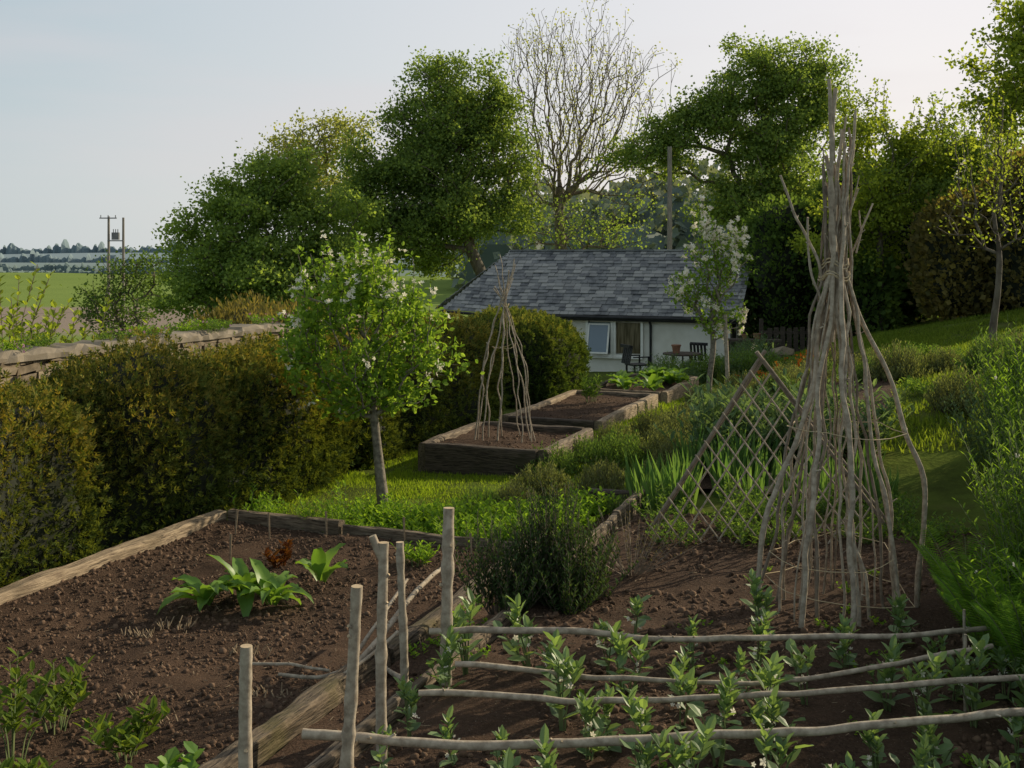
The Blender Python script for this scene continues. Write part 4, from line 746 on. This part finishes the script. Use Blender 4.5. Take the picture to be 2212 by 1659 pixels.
for k in range(26):
    x,y=P2(U(9,13.5),U(-2.6,-1.0)); r=U(.04,.12); mb=MB(); mb.add(ICO[0]*np.array([r*1.4,r,r*.6])*U(.8,1.2,(12,1)),ICO[1]); tag(mb.obj('rock',[stoneM],loc=(x,y,HZ(x,y)+r*.3)),'small stone in the herb border','rock','border stones')
mb=MB(); u=np.linspace(0,1,60); s=14.6+4*u; t=-3.75+.12*np.sin(u*14); hx=.365*s+.931*t; hy=.931*s-.365*t; tube(mb,np.stack([hx,hy,H(hx,hy)+.045],-1),.016,6); tag(mb.obj('garden_hose',[twine]),'pale garden hose lying along the grass path','hose')
def iris(x,y,h):
    mb=MB(); n=22; az=U(0,6.28,n); p=np.stack([.1*np.cos(az),.1*np.sin(az),0*az],-1)*rng.random((n,1)); d=nrm(np.stack([.2*np.cos(az),.2*np.sin(az),np.ones(n)],-1)+.08*rv(n)); L=h*U(.6,1.1,n)
    V,F=bake([(-.5,0,0),(.5,0,0),(.5,.6,.02),(.02,1,.1),(-.02,1,.1),(-.5,.6,.02)],[(0,1,2,5),(5,2,3,4)],p,frames(d,rv(n)),np.stack([np.full(n,.026),L,L],-1)); mb.add(V,F,0)
    tag(mb.obj('iris_plant',[L_iris],loc=(x,y,HZ(x,y))),'clump of upright sword shaped iris leaves','iris','iris clumps behind the trellis')
for k in range(34): iris(1.0+U(0,2.0),8.9+U(-.5,1.1),U(.35,.5))
for k in range(26):
    x=.95+U(0,2.1); y=7.75+U(-.35,.9); shrub_obj('green_weed',x,y,'low green seedling weeds under the trellis','weed',[stemM,L_tall],'weeds below the trellis',n=22,h=U(.12,.28),rb=.14,spread=.12,nl=8,ll=.05,lw=.7,sr=.003,z=max(HZ(x,y),0)-.01)
for x,y in [(1.9,10.2),(2.3,10.5),(2.7,10.1),(2.2,11.1),(2.9,10.9),(3.2,10.4)]:
    mb=MB(); stem_plant(mb,60,.85,.2,.4,12,.16,.5,up=.5,tm=LEAF,sr=.006,start=.1); 
    tag(mb.obj('cardoon_plant',[stemM,L_arti],loc=(x,y,HZ(x,y)-.1)),'silvery green leafy cardoon clump','leafy plant','cardoons behind the teepee')
tv=[]
for k in range(4):
    mb=MB(); stem_plant(mb,75,1.0,.28,.3,22,[.09,.06,.08,.065][k],[.4,.5,.3,.45][k],up=.6,tm=LEAF,sr=.004,start=.12,nseg=3,fl=10 if k%2==0 else 0,fs=.032); tv.append(mb.mesh('tall_herb',[stemM,[L_tall,L_tall,L_herb,L_arti][k],whitefl]))
def tall(x,y,sx,sz):
    o=bpy.data.objects.new('tall_herb',tv[rng.integers(0,4)]); COL.objects.link(o); o.location=(x,y,HZ(x,y)-.05); o.scale=(sx,sx,sz); o.rotation_euler=(U(-.08,.08),U(-.08,.08),U(0,6)); tag(o,'tall leafy green herb on the planted bank','herb','tall herbs on the bank')
for k in range(66): tall(*P2(U(5.6,11.5),U(.40,2.4)),1.,U(.65,1.2))
for k in range(20): tall(*P2(U(3.7,6.2),U(.5,1.7)),.6,U(.45,.85))
for (x,y) in [(2.30,5.25),(2.4,5.6),(2.3,4.85),(2.55,5.0),(2.45,5.9)]:
    mb=MB()
    for k in range(13):
        az=k*.6+U(-.2,.2); L=U(.5,.75); n=34; u=np.linspace(.1,1,n); px=u*L*.45; pz=L*(u*1.15-.4*u*u); P=np.stack([px*math.cos(az),px*math.sin(az),pz],-1); tube(mb,P[::3],.0025,4,0)
        tn=nrm(np.gradient(P,axis=0)); sd=np.array([-math.sin(az),math.cos(az),0])
        for sg in(-1,1):
            V,F=bake([(0,0,0),(.06,.3,.02),(0,1,-.08),(-.06,.3,.02)],[(0,1,2,3)],P,frames(sd*sg+tn*.35,np.tile([0,0,1.],(n,1))+.2*rv(n)),.10*np.sin(np.pi*(.12+.88*(1-u)))+.012); mb.add(V,F,1)
    tag(mb.obj('fern',[stemM,L_fern],loc=(x,y,HZ(x,y)-.02)),'arching green fern at the edge of the bean bed','fern','ferns by the bean bed')
for k in range(9):
    s=U(19.7,21.7); t=U(-5.9,-4.9); x,y=P2(s,t); rosette(x,y,-.56,12,.42,.2,'broad leafy vegetable in the raised bed',group='vegetables in the raised bed',name='leafy_vegetable',el=(.6,1.4))
x,y=P2(17.6,-5.5); shrub_obj('leafy_perennial',x,y,'upright leafy plant in the raised bed','leafy plant',[stemM,L_tall],z=-.5,n=18,h=.5,rb=.1,spread=.14,nl=12,ll=.13,lw=.4)
for k in range(20):
    x=3.2+U(0,2.9); y=25.8+U(-1,1.6); shrub_obj('border_shrub',x,y,'bushy grey green border plant by the patio','shrub',[stemM,L_arti if k%2 else L_tall],'border plants by the patio',n=50,h=U(.45,.9),rb=.2,spread=.3,nl=12,ll=.10,lw=.5)
for k in range(44):
    x,y=P2(U(20.8,25.8),U(-3.6,-1.9)); shrub_obj('poppy_plant',x,y,'orange poppies flowering on the slope','poppy',[stemM,L_tall,orangefl],'orange poppies on the slope',n=9,h=U(.35,.5),rb=.25,spread=.12,nl=4,ll=.08,lw=.4,fl=5,fs=.09)
for k in range(16):
    s=U(12,24); t=U(-1.0,3.5); x,y=P2(s,t); shrub_obj('wild_plant',x,y,'tuft of tall grass and wild plants on the slope','plant',[stemM,L_tall],'wild tufts on the slope',n=30,h=U(.18,.36),rb=.22,spread=.2,nl=7,ll=.10,lw=.5,sr=.002)
# ---------------------------------------------------------------- grass
def grass(n,s0,s1,t0,t1,h,w,ex=[]):
    s=U(s0,s1,n); t=U(t0,t1,n); k=np.ones(n,bool)
    for a,b,c,d in ex: k&=~((s>a)&(s<b)&(t>c)&(t<d))
    s=s[k];t=t[k]; x=.365*s+.931*t;y=.931*s-.365*t; p=np.stack([x,y,H(x,y)-.01],-1); k=vn(p,2.2)>-.6; p=p[k]; n=len(p); d=nrm(rv(n)*.45+np.array([0,0,1.])); hh=h*U(.5,1.2,n)*(1+.5*vn(p,1.5))
    return bake([(-.5,0,0),(.5,0,0),(0,1,.2)],[(0,1,2)],p,frames(d,rv(n)),np.stack([np.full(n,w),hh,hh],-1))
mb=MB(); ex=[(11.1,13,-5.6,-3.95),(15.2,18.7,-6.2,-4.55),(19.2,22.1,-6.2,-4.55),(9.2,20,-2.55,-.6)]
for a,mi in [((58000,7.95,14,-6.3,-2.6,.05,.010),0),((40000,14,24,-6.3,-2.4,.08,.018),0),((80000,11,30,-.7,7,.09,.022),1),((20000,20,30,-2.8,0,.09,.026),1),((30000,24,34,-7,4,.10,.035),1),((14000,3,13,.3,3,.2,.012),1)]: mb.add(*grass(*a,ex=ex),mi)
tag(mb.obj('grass',[L_grass,L_grass2]),'sunlit garden lawn grass','grass',kind='stuff')
# ---------------------------------------------------------------- light, world, camera
EL=math.radians(23); AZ=math.atan2(.82,.57)
sd=Vector((math.sin(AZ)*math.cos(EL),math.cos(AZ)*math.cos(EL),math.sin(EL)))
sl=bpy.data.lights.new('sun','SUN'); sl.energy=5.0; sl.angle=math.radians(.5); sl.color=(1,.86,.62); so=bpy.data.objects.new('sun',sl); COL.objects.link(so); so.rotation_euler=(-sd).to_track_quat('-Z','Y').to_euler()
w=bpy.data.worlds.new('World'); scene.world=w; w.use_nodes=True; nt=w.node_tree; bg=nt.nodes['Background']; sk=nt.nodes.new('ShaderNodeTexSky'); sk.sky_type='NISHITA'; sk.sun_disc=False; sk.sun_elevation=EL; sk.sun_rotation=AZ; sk.air_density=1.; sk.dust_density=1.5; sk.ozone_density=1.
tc=nt.nodes.new('ShaderNodeTexCoord'); dt=nt.nodes.new('ShaderNodeVectorMath'); dt.operation='DOT_PRODUCT'; nt.links.new(tc.outputs['Generated'],dt.inputs[0]); dt.inputs[1].default_value=tuple(sd)
sx=nt.nodes.new('ShaderNodeSeparateXYZ'); nt.links.new(tc.outputs['Generated'],sx.inputs[0])
hi=mixc(nt,(3.6,5.1,5.9),(9.1,8.8,9.0),ramp(nt,dt.outputs['Value'],.1,.8))
lo=mixc(nt,(6.3,6.8,6.9),(9.7,9.0,8.4),ramp(nt,dt.outputs['Value'],.1,.8))
c=mixc(nt,lo,hi,ramp(nt,sx.outputs[2],-.02,.28))
mp=nt.nodes.new('ShaderNodeMapping'); mp.inputs['Scale'].default_value=(1,1,7); nt.links.new(tc.outputs['Generated'],mp.inputs[0]); cn=nt.nodes.new('ShaderNodeTexNoise'); cn.inputs['Scale'].default_value=1.6; cn.inputs['Detail'].default_value=5; nt.links.new(mp.outputs[0],cn.inputs['Vector'])
c=mixc(nt,c,(7.9,7.1,7.2),ramp(nt,cn.outputs['Fac'],.5,.75,0,.45))
c=mixc(nt,c,sk.outputs[0],.12)
c=mixc(nt,c,(3.0,3.2,3.4),ramp(nt,sx.outputs[2],.34,.75,0,.8))
nt.links.new(c,bg.inputs[0]); bg.inputs[1].default_value=.1
cam=bpy.data.cameras.new('camera'); co=bpy.data.objects.new('camera',cam); COL.objects.link(co); co.location=(0,0,2.0); co.rotation_euler=(math.radians(90),0,0)
cam.sensor_width=36; cam.lens=1100/1024*36; cam.shift_y=-131/1024; cam.clip_end=20000; scene.camera=co
scene.view_settings.view_transform='Standard'; scene.view_settings.look='None'; scene.view_settings.exposure=0
